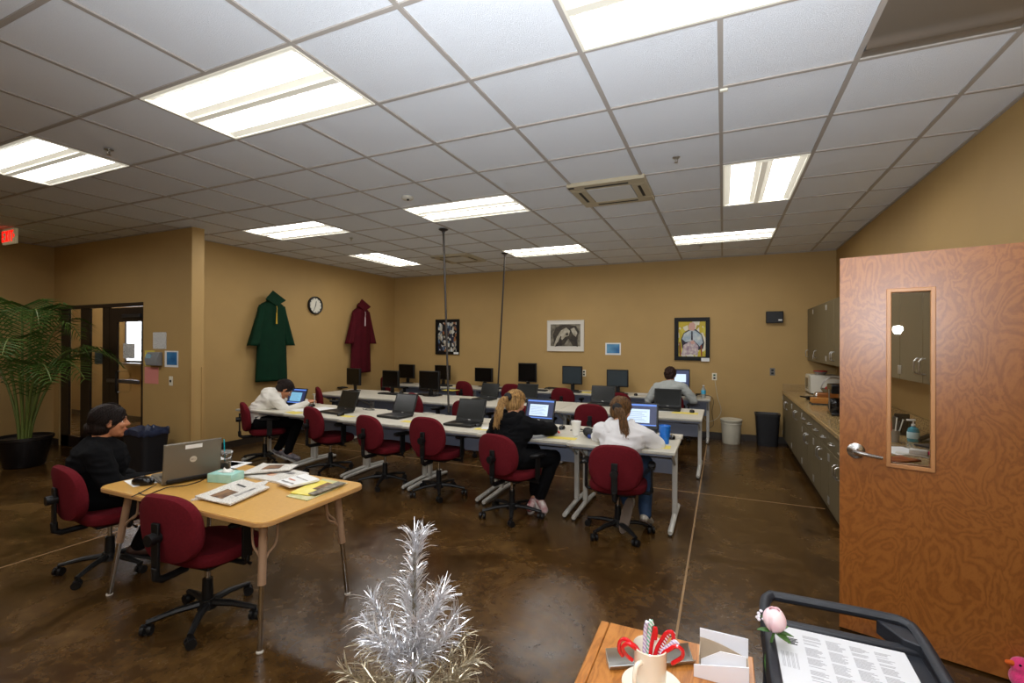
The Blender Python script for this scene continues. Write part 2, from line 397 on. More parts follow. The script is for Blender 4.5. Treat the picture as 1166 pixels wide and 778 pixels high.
def comb(parent, hp, Rh, mt, toward, rr, n=70, th=1.0):
    # fine locks combed over the scalp toward a gathering point
    m = MB(); T = hp(*toward)
    for k in range(n):
        a = rr.uniform(-PI*.62, PI*.62) + PI/2; e = rr.uniform(.15, 1.2)
        st = (.078*math.cos(a)*math.cos(e)*1.0, .085*math.sin(a)*math.cos(e)+.0, .035+.088*math.sin(e)*1.0)
        P = []
        for i in range(7):
            q = i/6; p = V(*st).lerp(V(*toward), q); c0 = V(0,-.020,.034); d = p-c0; d.x /= .086*th; d.y /= .099*th; d.z /= .093*th
            L = d.length
            if L < 1.0: d = d/L if L > .05 else V(0,0,1)
            d.x *= .086*th; d.y *= .099*th; d.z *= .093*th
            P.append(hp(*(c0+d)))
        m.tube(smooth_pts(P, 3), .0030, 5)
    m.build('hair_locks', mt, parent, smooth=60)
def hair_bun(t, hp, Rh, mt):
    c = cap_hair(hp, Rh, th=1.05); c.ell(hp(0,-.105,-.035), (.045,.035,.042), Rh); c.ell(hp(0,-.045,-.030), (.080,.070,.065), Rh)
    h = remesh(c.build('hair', mt, t, smooth=0), .006, 1); comb(h, hp, Rh, mt, (0,-.10,-.03), random.Random(1), 80, 1.06)
    m = MB(); strands(m, hp, .012, [hp(-.07,.03,.02), hp(-.078,.02,-.03), hp(-.072,.01,-.075)], 8, .002, random.Random(2), .006); m.build('loose_strands', mt, h)
def hair_pony(side, length, dropx, dark, n=55):
    def f(t, hp, Rh, mt):
        c = cap_hair(hp, Rh, th=1.03); h = remesh(c.build('hair', mt, t, smooth=0), .006, 1); comb(h, hp, Rh, mt, (side*.012,-.108,.015 if dark else .045), random.Random(4), 110, 1.05)
        g = (side*.012,-.118,.012) if dark else (side*.018,-.112,.055); G = hp(*g)
        m = MB(); m.ell(G+V(0,-.016,0), (.042,.026,.036), Rh); m.ell(G+V(.01,-.03,-.008), (.036,.022,.030), Rh); m.build('hair_tie', mat('hair_tie_black_%d' % len(bpy.data.materials), (16,14,16), .8), h)
        path = [G+V(0,-.035,-.018), G+V(dropx*.3,-.065,-.03), G+V(dropx*.6,-.105,-.05*length), G+V(dropx*.9,-.145,-.13*length), G+V(dropx*1.1,-.160,-.21*length)]
        m = MB(); strands(m, hp, .030, path, n*2, .0050, random.Random(6), .020); m.build('ponytail', mt, h, smooth=60)
    return f
def hair_short(t, hp, Rh, mt):
    c = cap_hair(hp, Rh, th=1.06); rr = random.Random(9)
    for k in range(90):
        a = rr.uniform(0, 2*PI); e = rr.uniform(-.35, 1.4)
        if math.sin(a)*math.cos(e) > .55: continue
        c.ell(hp(.085*math.cos(a)*math.cos(e), -.022+.098*math.sin(a)*math.cos(e), .030+.094*math.sin(e)), (.013,.013,.013), Rh, 8, 6)
    remesh(c.build('hair', mt, t, smooth=0), .005, 1)
def hair_flat(t, hp, Rh, mt):
    c = cap_hair(hp, Rh, th=1.04); c.ell(hp(0,-.112,.03), (.035,.03,.035), Rh); h = remesh(c.build('hair', mt, t, smooth=0), .006, 1); comb(h, hp, Rh, mt, (0,-.105,.03), random.Random(12), 70, 1.05)
BLK = mat('black_fleece', (10,10,12), .95, spec=.15, bump=.15, bscale=90); WHF = mat('white_fleece', (226,224,224), .9, sheen=.3, bump=.15, bscale=60)
WHJ = mat('white_jacket', (218,214,204), .8, bump=.1, bscale=50); GSH = mat('grey_shirt', (176,180,176), .8, var=.06, vscale=30, bump=.1, bscale=60)
BKT = mat('black_trousers', (10,10,12), .9, spec=.15); JEAN = mat('blue_jeans', (34,60,92), .8, var=.2, vscale=60)
base = dict(pelvis=(0,-.04,.52), waist=(0,-.03,.62), chest=(0,.04,.75), neck=(0,.10,.885), head=(0,.15,.985), hrot=(-.25,0,0),
            shl=(-.165,.06,.81), shr=(.165,.06,.81), ell=(-.25,.22,.69), elr=(.25,.22,.69), wrl=(-.15,.42,.735), wrr=(.15,.42,.735),
            knl=(-.13,.40,.50), knr=(.13,.40,.50), anl=(-.12,.34,.11), anr=(.12,.34,.11), tol=(-.13,.49,.045), tor=(.13,.49,.045))
# person in white hoodie
J = dict(base); J.update(pelvis=(.0,-.02,.52), chest=(.02,.05,.74), neck=(.0,.13,.865), head=(-.02,.20,.955), hrot=(-.35,-.12,.08), shl=(-.155,.09,.80), shr=(.175,.08,.80), ell=(-.22,.26,.72), elr=(.28,.19,.70), wrl=(-.13,.47,.745), wrr=(.17,.43,.745), puff=1.08,
      knl=(-.12,.34,.50), knr=(.16,.36,.50), anl=(.09,.02,.24), anr=(.20,.10,.13), tol=(.05,-.02,.055), tor=(.22,.22,.05), topname='hoodie', soledir=(0,-1,.1))
person('person in a white hoodie with a brown ponytail, seated at the right front laptop', -.76, 1.66, .0, J, SKIN, WHF, JEAN, (mat('sneaker_silver', (176,172,160), .4), mat('sole_brown', (96,82,70), .7)),
       dict(mat=hair_mat('hair_brown_blonde', (36,22,12), (128,90,50)), fn=hair_pony(.5, .95, .09, True, 46)), hood=True)
# person in black hoodie
J = dict(base); J.update(chest=(0,.04,.745), neck=(-.03,.10,.88), head=(-.03,.15,.975), hrot=(-.2,-.25,.05), shl=(-.165,.05,.80), shr=(.165,.09,.79), ell=(-.27,.16,.68), elr=(.27,.27,.74), wrl=(-.16,.40,.735), wrr=(.19,.47,.745), puff=1.05,
      knl=(.06,.38,.50), knr=(.30,.26,.49), anl=(.14,.22,.13), anr=(.20,.16,.13), tol=(.13,.10,.05), tor=(.27,.11,.05), topname='hoodie')
person('person in a black hoodie with a blonde ponytail, seated at a lit laptop', -1.70, 1.66, .0, J, SKIN, BLK, BKT, (mat('sneaker_red', (160,40,50), .6, c2=(220,210,206), vscale=22), mat('sole_white', (196,190,184), .6)),
       dict(mat=hair_mat('hair_blonde', (84,55,27), (206,162,100)), fn=hair_pony(-.6, 1.15, -.035, False, 60)), hood=True)
# person in white jacket, bent over the paper
J = dict(base); J.update(pelvis=(0,-.06,.53), waist=(0,-.03,.66), chest=(0,.08,.78), neck=(.0,.17,.865), head=(.0,.245,.915), hrot=(-.75,-.1,0), shl=(-.16,.12,.81), shr=(.16,.12,.80), ell=(-.22,.30,.70), elr=(.25,.25,.66), wrl=(-.05,.52,.735), wrr=(.12,.50,.735), puff=1.0, curl=.9,
      knl=(-.10,.38,.52), knr=(.12,.40,.52), anl=(-.02,.16,.13), anr=(.16,.26,.11), tol=(.02,.29,.045), tor=(.24,.38,.045))
person('person in a white jacket bent over writing, seated at the left end', -5.36, 2.06, -.62, J, SKIN2, WHJ, BKT, (mat('sneaker_grey', (150,146,150), .5, c2=(90,80,90), vscale=30), mat('sole_grey', (190,186,180), .6)),
       dict(mat=hair_mat('hair_black', (14,10,10), (46,32,26)), fn=hair_flat), collar=True)
o = MB().tube([(0,0,0),(-.01,.01,.13)], [.003,.0045], 8).build('writing_pen', mat('pen_white', (220,220,216), .4), label='pale pen held by the person in the white jacket', cat='pen')
R_ = Matrix.Rotation(-.62, 3, 'Z'); q = V(-5.36,2.06,0)+R_ @ V(.12,.59,.705); o.location = q
# person in grey shirt at the back
J = dict(base); J.update(chest=(0,.02,.80), neck=(0,.04,.945), head=(-.0,.08,1.045), hrot=(-.12,-.25,0), shl=(-.19,.02,.86), shr=(.19,.02,.86), ell=(-.33,.02,.64), elr=(.34,.05,.66), wrl=(-.22,.26,.77), wrr=(.30,.28,.735), topname='shirt')
gx = at_y(762, 450, 5.35).x
person('person in a pale grey shirt seen from behind at the back row', gx, 5.48, .0, J, SKIN2, GSH, BKT, (BLACKP, BLACKP),
       dict(mat=hair_mat('hair_dark_curly', (26,14,10), (60,36,24), (30,30,30)), fn=hair_short), collar=True)
# person in black at the yellow table, in profile
J = dict(base); J.update(pelvis=(0,-.02,.50), waist=(0,-.02,.60), chest=(0,-.01,.73), neck=(0,.01,.87), head=(0,.045,.978), hrot=(-.05,0,0), shl=(-.16,-.01,.79), shr=(.16,-.01,.79), ell=(-.23,.04,.60), elr=(.23,.06,.60), wrl=(-.12,.18,.545), wrr=(.12,.20,.545), puff=1.12,
      anl=(-.10,.30,.11), anr=(.10,.20,.11), tol=(-.10,.44,.045), tor=(.10,.34,.045), topname='sweater')
person('person in a black sweater seated in profile at the yellow table', -3.87, -.38, -.50, J, SKIN2, BLK, BKT, (mat('shoe_brown', (70,48,40), .5), mat('sole_dark', (30,26,24), .7)),
       dict(mat=hair_mat('hair_dark_brown', (10,6,5), (36,21,16)), fn=hair_bun))

# ================================================================ ROOM
XR, XL, YB, XFL, YF, YP = 1.55, -6.5, 6.17, -9.08, -4.6, 1.48
XLm = -6.5
def slab(name, x0, x1, y0, y1, z0, z1, m, label=None):
    return MB().box(x0, x1, y0, y1, z0, z1).build(name, m, kind='structure', smooth=0, label=label)
slab('floor', XFL-.2, XR+1.6, YF-.2, YB+.2, -.1, 0, FLOOR)
slab('wall_back', XL-.2, XR+.2, YB, YB+.15, 0, H+.2, WALL)
# right wall with the doorway the wooden door swings from (y -.42 .. .60, 2.03 high)
w = MB(); w.box(XR, XR+.15, .62, YB, 0, H+.2); w.box(XR, XR+.15, YF, -.44, 0, H+.2); w.box(XR, XR+.15, -.44, .62, 2.05, H+.2)
w.build('wall_right', WALL, kind='structure', smooth=0)
w = MB(); w.box(XR-.02, XR+.17, .60, .66, 0, 2.09); w.box(XR-.02, XR+.17, -.48, -.42, 0, 2.09); w.box(XR-.02, XR+.17, -.42, .60, 2.035, 2.09)
w.build('trim_1', mat('door_frame_bronze', (70,62,50), .45), kind='structure', smooth=0)
slab('wall_right_corridor', XR+1.4, XR+1.55, YF, YB, 0, H+.2, WALL)
slab('wall_left', XL-.15, XL, YP+.15, YB, 0, H+.2, WALL)
slab('wall_front', XFL-.2, XR+1.6, YF-.15, YF, 0, H+.2, WALL)
slab('wall_far_left', XFL-.15, XFL, YF, YP+.15, 0, H+.2, WALL)
# partition with the storefront opening x -8.93..-6.86, 2.05 high
SX0, SX1, SZ = -8.93, -6.865, 2.05
w = MB(); w.box(XFL, SX0, YP, YP+.15, 0, H+.2); w.box(SX1, -5.885, YP, YP+.15, 0, H+.2); w.box(SX0, SX1, YP, YP+.15, SZ, H+.2)
w.build('wall_partition', WALL, kind='structure', smooth=0)
slab('wall_hall', -13.4, XL-.15, 3.2, 3.35, 0, H+.2, WALL)
slab('wall_hall_end', -13.4, -13.25, YP, 3.2, 0, H+.2, WALL)
slab('wall_hall_near', -13.25, XFL-.15, YP, YP+.15, 0, H+.2, WALL)
slab('floor_hall', -13.4, XFL-.2, YP, 3.35, -.1, 0, FLOOR)
slab('ceiling_hall', -13.4, XFL, YP+.15, 3.2, H+.06, H+.16, TILE)
slab('baseboard_hall', -13.25, XL-.15, 3.19, 3.2, 0, .1, BASEB)
# corner guards on the partition end
GUARD = mat('corner_guard', (176,142,88), .45)
w = MB(); w.box(-5.89, -5.878, YP-.006, YP+.03, .1, 1.22); w.box(-5.925, -5.885, YP-.006, YP, .1, 1.22)
w.box(-5.89, -5.878, YP+.12, YP+.156, .1, 1.22)
w.build('trim_2', GUARD, kind='structure', smooth=0)
# baseboards
BH, BT = .1, .012
slab('baseboard_back', XL, XR, YB-BT, YB, 0, BH, BASEB)
slab('baseboard_left', XL, XL+BT, YP+.15, YB-BT, 0, BH, BASEB)
slab('baseboard_right', XR-BT, XR, .67, YB-BT, 0, BH, BASEB)
slab('baseboard_far_left', XFL, XFL+BT, YF, YP, 0, BH, BASEB)
w = MB(); w.box(XFL+BT, SX0, YP-BT, YP, 0, BH); w.box(SX1, -5.873, YP-BT, YP, 0, BH); w.box(-5.885, -5.873, YP, YP+.15, 0, BH)
w.build('baseboard_partition', BASEB, kind='structure', smooth=0)
# floor joints
w = MB(); w.box(-.213, -.200, YF, YB, 0, .0006); w.box(-4.46, -4.447, YF, YB, 0, .0006); w.box(XL, .89, 3.02, 3.033, 0, .0007)
w.box(XFL, .9, -1.25, -1.237, 0, .0007)
w.build('trim_3', CONC, kind='structure', smooth=0)

# ---------------------------------------------------------------- ceiling: lay-in tiles on a grid
LIGHTS = [(-5,-3,-1,0,'x'),(-9,-7,-1,0,'x'),(-9,-7,3,4,'x'),(-9,-8,6,8,'y'),(-5,-3,3,4,'x'),(-5,-3,7,8,'x'),(0,1,3,5,'y'),(-1,1,7,8,'x'),(-1,1,-1,0,'x'),
          (-13,-11,-1,0,'x'),(-14,-12,3,4,'x'),(-19,-17,3,4,'x'),(-5,-3,-5,-4,'x'),(-9,-7,-5,-4,'x'),(-1,1,-5,-4,'x')]  # hall pair is unseen, added to brighten the view through the glass
VENTS = [(-2,-1,3,4),(-7,-6,7,8)]
GRILLES = [(1,2,0,1)]
taken = set()
for L in LIGHTS + VENTS + GRILLES:
    for i in range(L[0], L[1]):
        for j in range(L[2], L[3]): taken.add((i, j))
tw = .0115
tiles = MB(); edges = MB()
for i in range(-16, 4):
    for j in range(-8, 11):
        if (i, j) in taken: continue
        x0, x1 = max(i*U+tw, XFL), min((i+1)*U-tw, XR); y0, y1 = max(j*U+tw, YF), min((j+1)*U-tw, YB)
        if x1 - x0 < .02 or y1 - y0 < .02: continue
        tiles.add([(x0,y0,H+.006),(x0,y1,H+.006),(x1,y1,H+.006),(x1,y0,H+.006)], [(0,1,2,3)])
tiles.box(XFL-.2, XR+1.6, YF-.2, YB+.2, H+.12, H+.2)
tiles.build('ceiling', TILE, kind='structure', smooth=0)
g = MB()
fx = {}
for n_, L in enumerate(LIGHTS + VENTS + GRILLES):
    for i in range(L[0], L[1]):
        for j in range(L[2], L[3]): fx[(i, j)] = n_
for i in range(-14, 3):
    for j in range(-8, 11):
        if (i, j) in fx and fx.get((i-1, j)) == fx[(i, j)]: continue
        y0, y1 = max(j*U, YF), min((j+1)*U, YB)
        if y1 > y0: g.box(i*U-.012, i*U+.012, y0, y1, H-.002, H+.03)
for j in range(-7, 11):
    for i in range(-15, 3):
        if (i, j) in fx and fx.get((i, j-1)) == fx[(i, j)]: continue
        x0, x1 = max(i*U, XFL), min((i+1)*U, XR)
        if x1 > x0: g.box(x0, x1, j*U-.011, j*U+.011, H-.001, H+.028)
# break the grid where fixtures span two cells: fixtures hang just below it instead
g.box(XR-.02, XR, YF, YB, H-.003, H+.02); g.box(XFL, XR, YB-.02, YB, H-.003, H+.02); g.box(XL, XL+.02, YP+.15, YB, H-.003, H+.02)
g.box(XFL, XFL+.02, YF, YP, H-.003, H+.02); g.box(XFL, -5.87, YP-.02, YP, H-.003, H+.02)
g.build('trim_4', TEE, kind='structure', smooth=0)
slab('ceiling_corridor', XR+.15, XR+1.4, YF, YB, H, H+.1, TILE)

# ---------------------------------------------------------------- troffer lights
LAMP = mat('lamp_diffuser', (255,255,255), .5, emit=(252,251,250), es=10.5)
TROF = mat('troffer_white', (196,192,180), .5, emit=(255,248,228), es=.22)  # faint emission stands in for lamp light on frame and reflectors
TROFR = mat('troffer_rib', (190,186,174), .45, emit=(255,246,226), es=.2)  # rib glows slightly too, lamp light put into its material
ln = ['recessed ceiling light in front of the foyer doors, second from left, large and bright', 'recessed ceiling light at the far left edge of the photo',
 'recessed ceiling light nearest the left partition end, above the green robe', 'recessed ceiling light turned lengthwise by the far left corner above the clock wall',
 'recessed ceiling light in the middle of the ceiling beside the smoke detector', 'recessed ceiling light over the back row near the second black pole',
 'square-looking recessed ceiling light turned lengthwise right of the large air vent', 'narrow-looking recessed ceiling light closest to the back wall on the right',
 'recessed ceiling light cut off by the top edge of the photo', 'recessed ceiling light over the potted palm', 'added unseen ceiling light brightening the hall behind the glass foyer doors', 'added unseen farther light brightening the hall behind the glass doors', 'added unseen ceiling light behind the camera, middle one',
 'added unseen ceiling light behind the camera, left one', 'added unseen ceiling light behind the camera, right one']  # behind-camera lights are unseen, added for room illumination
for (a, b, c, d, o), lab in zip(LIGHTS, ln):
    cx, cy = (a+b)/2*U, (c+d)/2*U
    t = thing('ceiling_light', lab, 'ceiling light', (cx, cy, H), 0 if o == 'x' else PI/2, 'fluorescent ceiling lights')
    L, W = U-.012, U/2-.012
    f = MB(); r = .014; z = -.004
    f.box(-L, L, -W, -W+r, z-.003, .05); f.box(-L, L, W-r, W, z-.003, .05); f.box(-L, -L+r, -W+r, W-r, z-.003, .05); f.box(L-r, L, -W+r, W-r, z-.003, .05)
    f.box(-L, L, -W, W, .05, .055)
    f.build('frame', TROF, t, smooth=0)
    for s in (-1, 1):
        y0 = s*W/2
        def fn(u, v):
            yy = y0 - W/2*.93 + v*W*.93
            return (-L+r+u*2*(L-r), yy, -.003 + .028*math.sin(PI*v))
        MB().grid(fn, 2, 10).build('reflector', TROF, t)
        MB().grid(lambda u, v: (-L+.03+u*2*(L-.03), y0-W*.38+v*W*.76, .020-.020*math.sin(PI*v)), 2, 8).build('lamp_panel', LAMP, t)
    MB().box(-L+r, L-r, -.02, .02, -.012, 0).build('center_rib', TROFR, t, smooth=0)

# ---------------------------------------------------------------- ceiling cassettes / grille
VENTM = mat('vent_beige', (176,164,138), .5); VENTI = mat('vent_grille', (206,206,204), .7)
for (a, b, c, d), lab in zip(VENTS, ['large beige square air cassette in the ceiling with dark slots', 'beige square air cassette in the ceiling behind the first black pole']):
    t = thing('air_cassette', lab, 'air vent', ((a+b)/2*U, (c+d)/2*U, H), 0, 'ceiling air cassettes')
    w = .335
    f = MB(); q = .20
    for x0, x1, y0, y1 in ((-w, w, -w, -q), (-w, w, q, w), (-w, -q, -q, q), (q, w, -q, q)): f.box(x0, x1, y0, y1, -.028, .01)
    f.build('frame', VENTM, t, bevel=.006)
    MB().box(-q+.006, q-.006, -q+.006, q-.006, -.026, .0).build('intake_grille', VENTI, t, smooth=0)
    for x0, x1, y0, y1 in ((-.19, .19, -.275, -.25), (-.19, .19, .25, .275), (.25, .275, -.15, .15), (-.275, -.25, -.15, .15)):
        MB().box(x0, x1, y0, y1, -.031, -.027).build('louver', mat('vent_slot', (16,14,12), .6) if not BARS else BARS[0], t, smooth=0)
        if not BARS: BARS.append(bpy.data.materials['vent_slot'])
    MB().cbox((-.30, -.30, -.030), (.05, .03, .004)).build('sensor', BLACKP, t, smooth=0)
t = thing('metal_air_panel', 'beige metal ceiling panel with a ridge at the top right corner', 'air vent', (1.5*U, .5*U, H), 0)
w = U/2-.012
MB().grid(lambda u, v: (-w+u*2*w, -w+v*2*w, -.004-.02*math.exp(-((v-.82)/.06)**2) + .01), 4, 40).build('panel', mat('panel_metal', (140,130,118), .38, .5), t)
MB().lathe([(.012,-.03),(.05,-.022),(.075,-.012),(.08,-.002)], (.02,-.12,0)).build('round_boss', mat('boss_metal', (120,112,102), .45, .4), t)
# sprinklers and detector
def sprinkler(x, y, lab):
    p = at_z(x, y, H); t = thing('fire_sprinkler', lab, 'sprinkler', (p.x, p.y, H), 0, 'ceiling sprinklers', (.8,.8,.7))
    MB().lathe([(.036,-.004),(.034,-.009),(.016,-.012)]).build('escutcheon', STEEL, t)
    m = MB(); m.tube([(0,0,-.01),(0,0,-.03)], .008); m.tube([(.012,0,-.02),(.014,0,-.04),(0,0,-.055)], .003); m.tube([(-.012,0,-.02),(-.014,0,-.04),(0,0,-.055)], .003)
    m.lathe([(.004,-.058),(.018,-.057),(.018,-.055),(.004,-.054)]); m.build('head', STEEL, t)
sprinkler(124, 170, 'small ceiling sprinkler between the two leftmost ceiling lights')
sprinkler(770, 179, 'small ceiling sprinkler right of the large air cassette')
sprinkler(400, 271, 'small ceiling sprinkler above the clock')
sprinkler(798, 280, 'small ceiling sprinkler next to the back wall on the right')
p = at_z(464, 224, H)
t = thing('smoke_detector', 'round white smoke detector on the ceiling', 'smoke detector', (p.x, p.y, H))
MB().lathe([(.055,-.0),(.057,-.02),(.045,-.03),(.02,-.036)]).build('housing', mat('detector_plastic', (196,190,176), .5), t)
MB().lathe([(.012,-.032),(.011,-.044),(.004,-.046)], (.02,-.02,0), 10).build('sensor', BLACKP, t)
p = at_z(824, 101, H)
MB().box(p.x-.02, p.x+.02, p.y-.012, p.y+.012, H-.014, H-.002).build('ceiling_clip', mat('clip_plastic', (226,222,206), .5), bevel=.003, cat='clip', label='small white clip on the ceiling grid left of the lengthwise light')
# power poles
def pole(tx, ty, bx, by, Yb, zb, lab):
    a = at_z(tx, ty, H); b = at_y(bx, by, Yb)
    t = thing('power_pole', lab, 'pole', (a.x, a.y, H), 0, 'thin black poles hanging to the desks')
    d = b - Vector((a.x, a.y, H))
    m = MB(); m.tube([(0,0,-.03), tuple(d)], .0125, 10); m.build('pole', mat('pole_dark', (40,32,24), .5) if 'pole_dark' not in bpy.data.materials else bpy.data.materials['pole_dark'], t)
    MB().lathe([(.06,-.004),(.055,-.012),(.02,-.03),(.014,-.06)]).build('ceiling_flange', BLACKM, t)
pole(505, 261, 511, 470, 2.62, 0, 'thin dark pole from the ceiling passing the mosaic picture, the left one')
pole(575, 288, 567, 441, 4.40, 0, 'thin dark pole from the ceiling ending above the blonde ponytail')
# exit sign (off the left edge, its last letters show)
t = thing('exit_sign', 'red lettered exit sign hung from the ceiling at the left edge', 'exit sign', (0,0,0))
e1 = at_z(17.5, 263, H-.03)
sx1, sy = -7.98, .63
pp = at_y(17, 274, sy); sx1 = pp.x
signm = mat('exit_sign_face', (196,186,150), .5, emit=(196,180,140), es=.12)
b = MB(); b.box(sx1-.33, sx1, sy, sy+.03, H-.19, H-.005); b.build('sign_body', signm, t, bevel=.004)
EXM = mat('exit_red', (255,30,20), .5, emit=(255,20,14), es=.9)
def letters(word, x, z, h, w, gap, st, y0, y1, m, parent, name):
    o = MB()
    for ch in word:
        if ch in 'EL': o.box(x, x+st, y0, y1, z, z+h); o.box(x+st, x+w, y0, y1, z, z+st)
        if ch == 'E': o.box(x+st, x+w, y0, y1, z+h-st, z+h); o.box(x+st, x+w*.85, y0, y1, z+h/2-st/2, z+h/2+st/2)
        if ch == 'T': o.box(x, x+w, y0, y1, z+h-st, z+h); o.box(x+w/2-st/2, x+w/2+st/2, y0, y1, z, z+h-st)
        if ch == 'I': o.box(x, x+st, y0, y1, z, z+h); x -= w-st
        if ch == 'X': o.prism([(x,z),(x+st*1.2,z),(x+w,z+h),(x+w-st*1.2,z+h)], y0, y1, 'y'); o.prism([(x+w-st*1.2,z),(x+w,z),(x+st*1.2,z+h),(x,z+h)], y0+.0002, y1, 'y')
        if ch == 'D': o.box(x, x+st, y0, y1, z, z+h); o.box(x+st, x+w*.8, y0, y1, z, z+st); o.box(x+st, x+w*.8, y0, y1, z+h-st, z+h); o.box(x+w*.8, x+w*.8+st, y0, y1, z+st*.7, z+h-st*.7)
        x += w+gap
    return o.build(name, m, parent, smooth=0)
letters('EXIT', sx1-.335, H-.16, .135, .075, .014, .024, sy-.003, sy, EXM, t, 'lettering')
MB().prism([(sx1-.036, H-.125),(sx1-.036,H-.065),(sx1-.008,H-.095)], sy-.003, sy, 'y').build('arrow', EXM, t, smooth=0)

# ---------------------------------------------------------------- storefront door_1
t = thing('door_1', None, None, (0,0,0)); t['kind'] = 'structure'
def sxp(x): return at_y(x, 430, YP+.03).x
f = MB(); y0, y1 = YP+.02, YP+.05
f.box(SX0, sxp(79), y0, y1, 0, SZ); f.box(SX0, SX1, y0, y1, SZ-.05, SZ); f.box(sxp(92.5), sxp(103), y0, y1, 0, SZ-.05); f.box(sxp(117.5), sxp(125), y0, y1, 0, SZ-.05)
f.box(SX1-.035, SX1, y0, y1, 0, SZ-.05); f.box(SX0, sxp(118), y0, y1, 0, .16); f.box(SX0, SX1, YP-.004, y0, SZ-.05, SZ+.0)
f.build('frame', BLACKM, t, smooth=0)
g = MB(); g.box(sxp(79), sxp(92.5), YP+.032, YP+.036, .16, SZ-.05); g.box(sxp(103), sxp(117.5), YP+.032, YP+.036, .16, SZ-.05); g.build('sidelite_glass', GLASSM, t, smooth=0)
dx0, dx1 = sxp(125)+.004, SX1-.04
d = MB(); yy0, yy1 = YP+.022, YP+.052
d.box(dx0, sxp(133.5), yy0, yy1, .01, SZ-.06); d.box(dx1-.045, dx1, yy0, yy1, .01, SZ-.06); d.box(sxp(133.5), dx1-.045, yy0, yy1, .01, .33); d.box(sxp(133.5), dx1-.045, yy0, yy1, SZ-.25, SZ-.06)
ds = d.build('door_leaf', BLACKM, t, smooth=0)
MB().box(sxp(133.5), dx1-.045, yy0+.012, yy0+.017, .33, SZ-.25).build('glass', GLASSM, ds, smooth=0)
MB().box(dx0+.03, dx1-.02, YP-.03, YP+.0, .98, 1.03).build('push_bar', mat('bar_steel', (120,120,130), .3, .9), ds, bevel=.008)
m = MB(); hx = sxp(139); m.tube([(hx-.09,YP+.04,1.13),(hx,YP-.03,1.13),(hx+.02,YP-.05,1.10),(hx+.02,YP-.05,.88),(hx,YP-.03,.85),(hx-.09,YP+.04,.85)], .012, 8)
m.build('door_handle', BLACKP, ds)
MB().box(sxp(142), sxp(162), YP-.01, YP+.035, SZ-.2, SZ-.15).build('door_closer', mat('closer_metal', (70,70,72), .4, .7), ds, bevel=.004)
MB().box(sxp(108), sxp(117), YP+.026, YP+.030, 1.22, 1.4).build('glass_sticker', mat('sticker_teal', (92,110,112), .6), t, smooth=0)
# hall behind: glazed exit with daylight
t = thing('window_1', None, None); t['kind'] = 'structure'
hp = at_y(144, 362, 3.15); hq = at_y(163, 411, 3.15)
MB().box(hp.x, hp.x+.75, 3.165, 3.19, hq.z, hp.z+.05).build('pane', mat('daylight', (240,246,255), .5, emit=(236,244,255), es=5.0), t, smooth=0)
f = MB(); f.box(hp.x-.03, hp.x, 3.14, 3.2, hq.z-.04, hp.z+.08); f.box(hp.x-.03, hp.x+.78, 3.14, 3.2, hq.z-.04, hq.z); f.box(hp.x-.03, hp.x+.78, 3.14, 3.2, hp.z+.05, hp.z+.08); f.box(hp.x+.75, hp.x+.78, 3.14, 3.2, hq.z-.04, hp.z+.08)
f.build('window_frame', BLACKM, t, smooth=0)
t2 = MB().box(hp.x-.06, hp.x+.8, 3.0, 3.14, hq.z-.08, hq.z-.04); t2.build('window_sill', STEEL, t, smooth=0)

# ---------------------------------------------------------------- notices on the partition
def plate(name, p0, p1, Y, th, m, lab, cat, group=None, rot=0, parent=None):
    a = at_y(*p0, Y); b = at_y(*p1, Y)
    o = MB().box(a.x, b.x, Y-th, Y, b.z, a.z).build(name, m, parent, smooth=0, label=lab, cat=cat, group=group); return o
plate('notice', (174.5,378.5), (189.5,397.5), YP, .003, PRINT, 'white printed notice above the wall phone, highest on the partition', 'notice')
plate('notice', (165,399), (176,417), YP, .002, YEL, 'yellow note partly behind the grey wall clock', 'notice')
plate('notice', (165,418), (180.5,437.5), YP, .003, mat('pink_paper', (216,136,126), .7), 'pink paper notice beside the glass door', 'notice')
o = plate('blue_flyer', (188,399.5), (203,418.5), YP, .004, PAPERW, 'white bordered blue flyer right of the grey wall device', 'flyer')
plate('picture', (190,401), (201.5,416), YP-.004, .001, mat('flyer_blue', (24,84,140), .5, c2=(70,140,190), vscale=6), None, None, parent=o)
o = plate('notice', (140.5,391), (153.5,408.5), YP+.03, .002, PRINT, 'white sign taped on the glass foyer door', 'notice')
a = at_y(171.5,401,YP); b = at_y(185,416.5,YP)
t = thing('time_clock', 'grey keypad time clock mounted on the partition', 'time clock', ((a.x+b.x)/2, YP, b.z))
w_ = (b.x-a.x)/2; h_ = a.z-b.z
MB().prism([(-.06,0),(0,0),(0,h_),(-.04,h_),(-.075,h_*.5)], -w_, w_, 'x').build('case', mat('clock_grey', (136,138,140), .4), t, bevel=.006)
MB().box(-w_*.75, -w_*.0, -.074, -.06, h_*.55, h_*.85).build('display', mat('lcd', (150,190,205), .3), t, smooth=0)
def outlet(x0, y0, x1, y1, plane, lab, sw=False, col=(226,220,200)):
    Y = {'p': YP, 'b': YB}[plane]; a = at_y(x0, y0, Y); b = at_y(x1, y1, Y); cx, cz = (a.x+b.x)/2, (a.z+b.z)/2
    t = thing('wall_outlet' if not sw else 'light_switch', lab, 'outlet' if not sw else 'light switch', (cx, Y, cz))
    MB().box(-.036, .036, -.006, 0, -.058, .058).build('cover_plate', mat('plate_'+str(len(bpy.data.materials)), col, .4), t, bevel=.002)
    if sw: MB().box(-.008, .008, -.016, -.006, -.014, .014).build('toggle', BLACKP, t, smooth=0)
    else:
        for z in (-.024, .024): MB().box(-.016, .016, -.009, -.006, z-.015, z+.015).build('socket', mat('socket_green', (40,90,60), .4) if z > 0 and 'cord' in lab else BLACKP, t, smooth=0)
    return t
outlet(193,428,197,440,'p','white wall switch on the partition below the blue flyer', True)
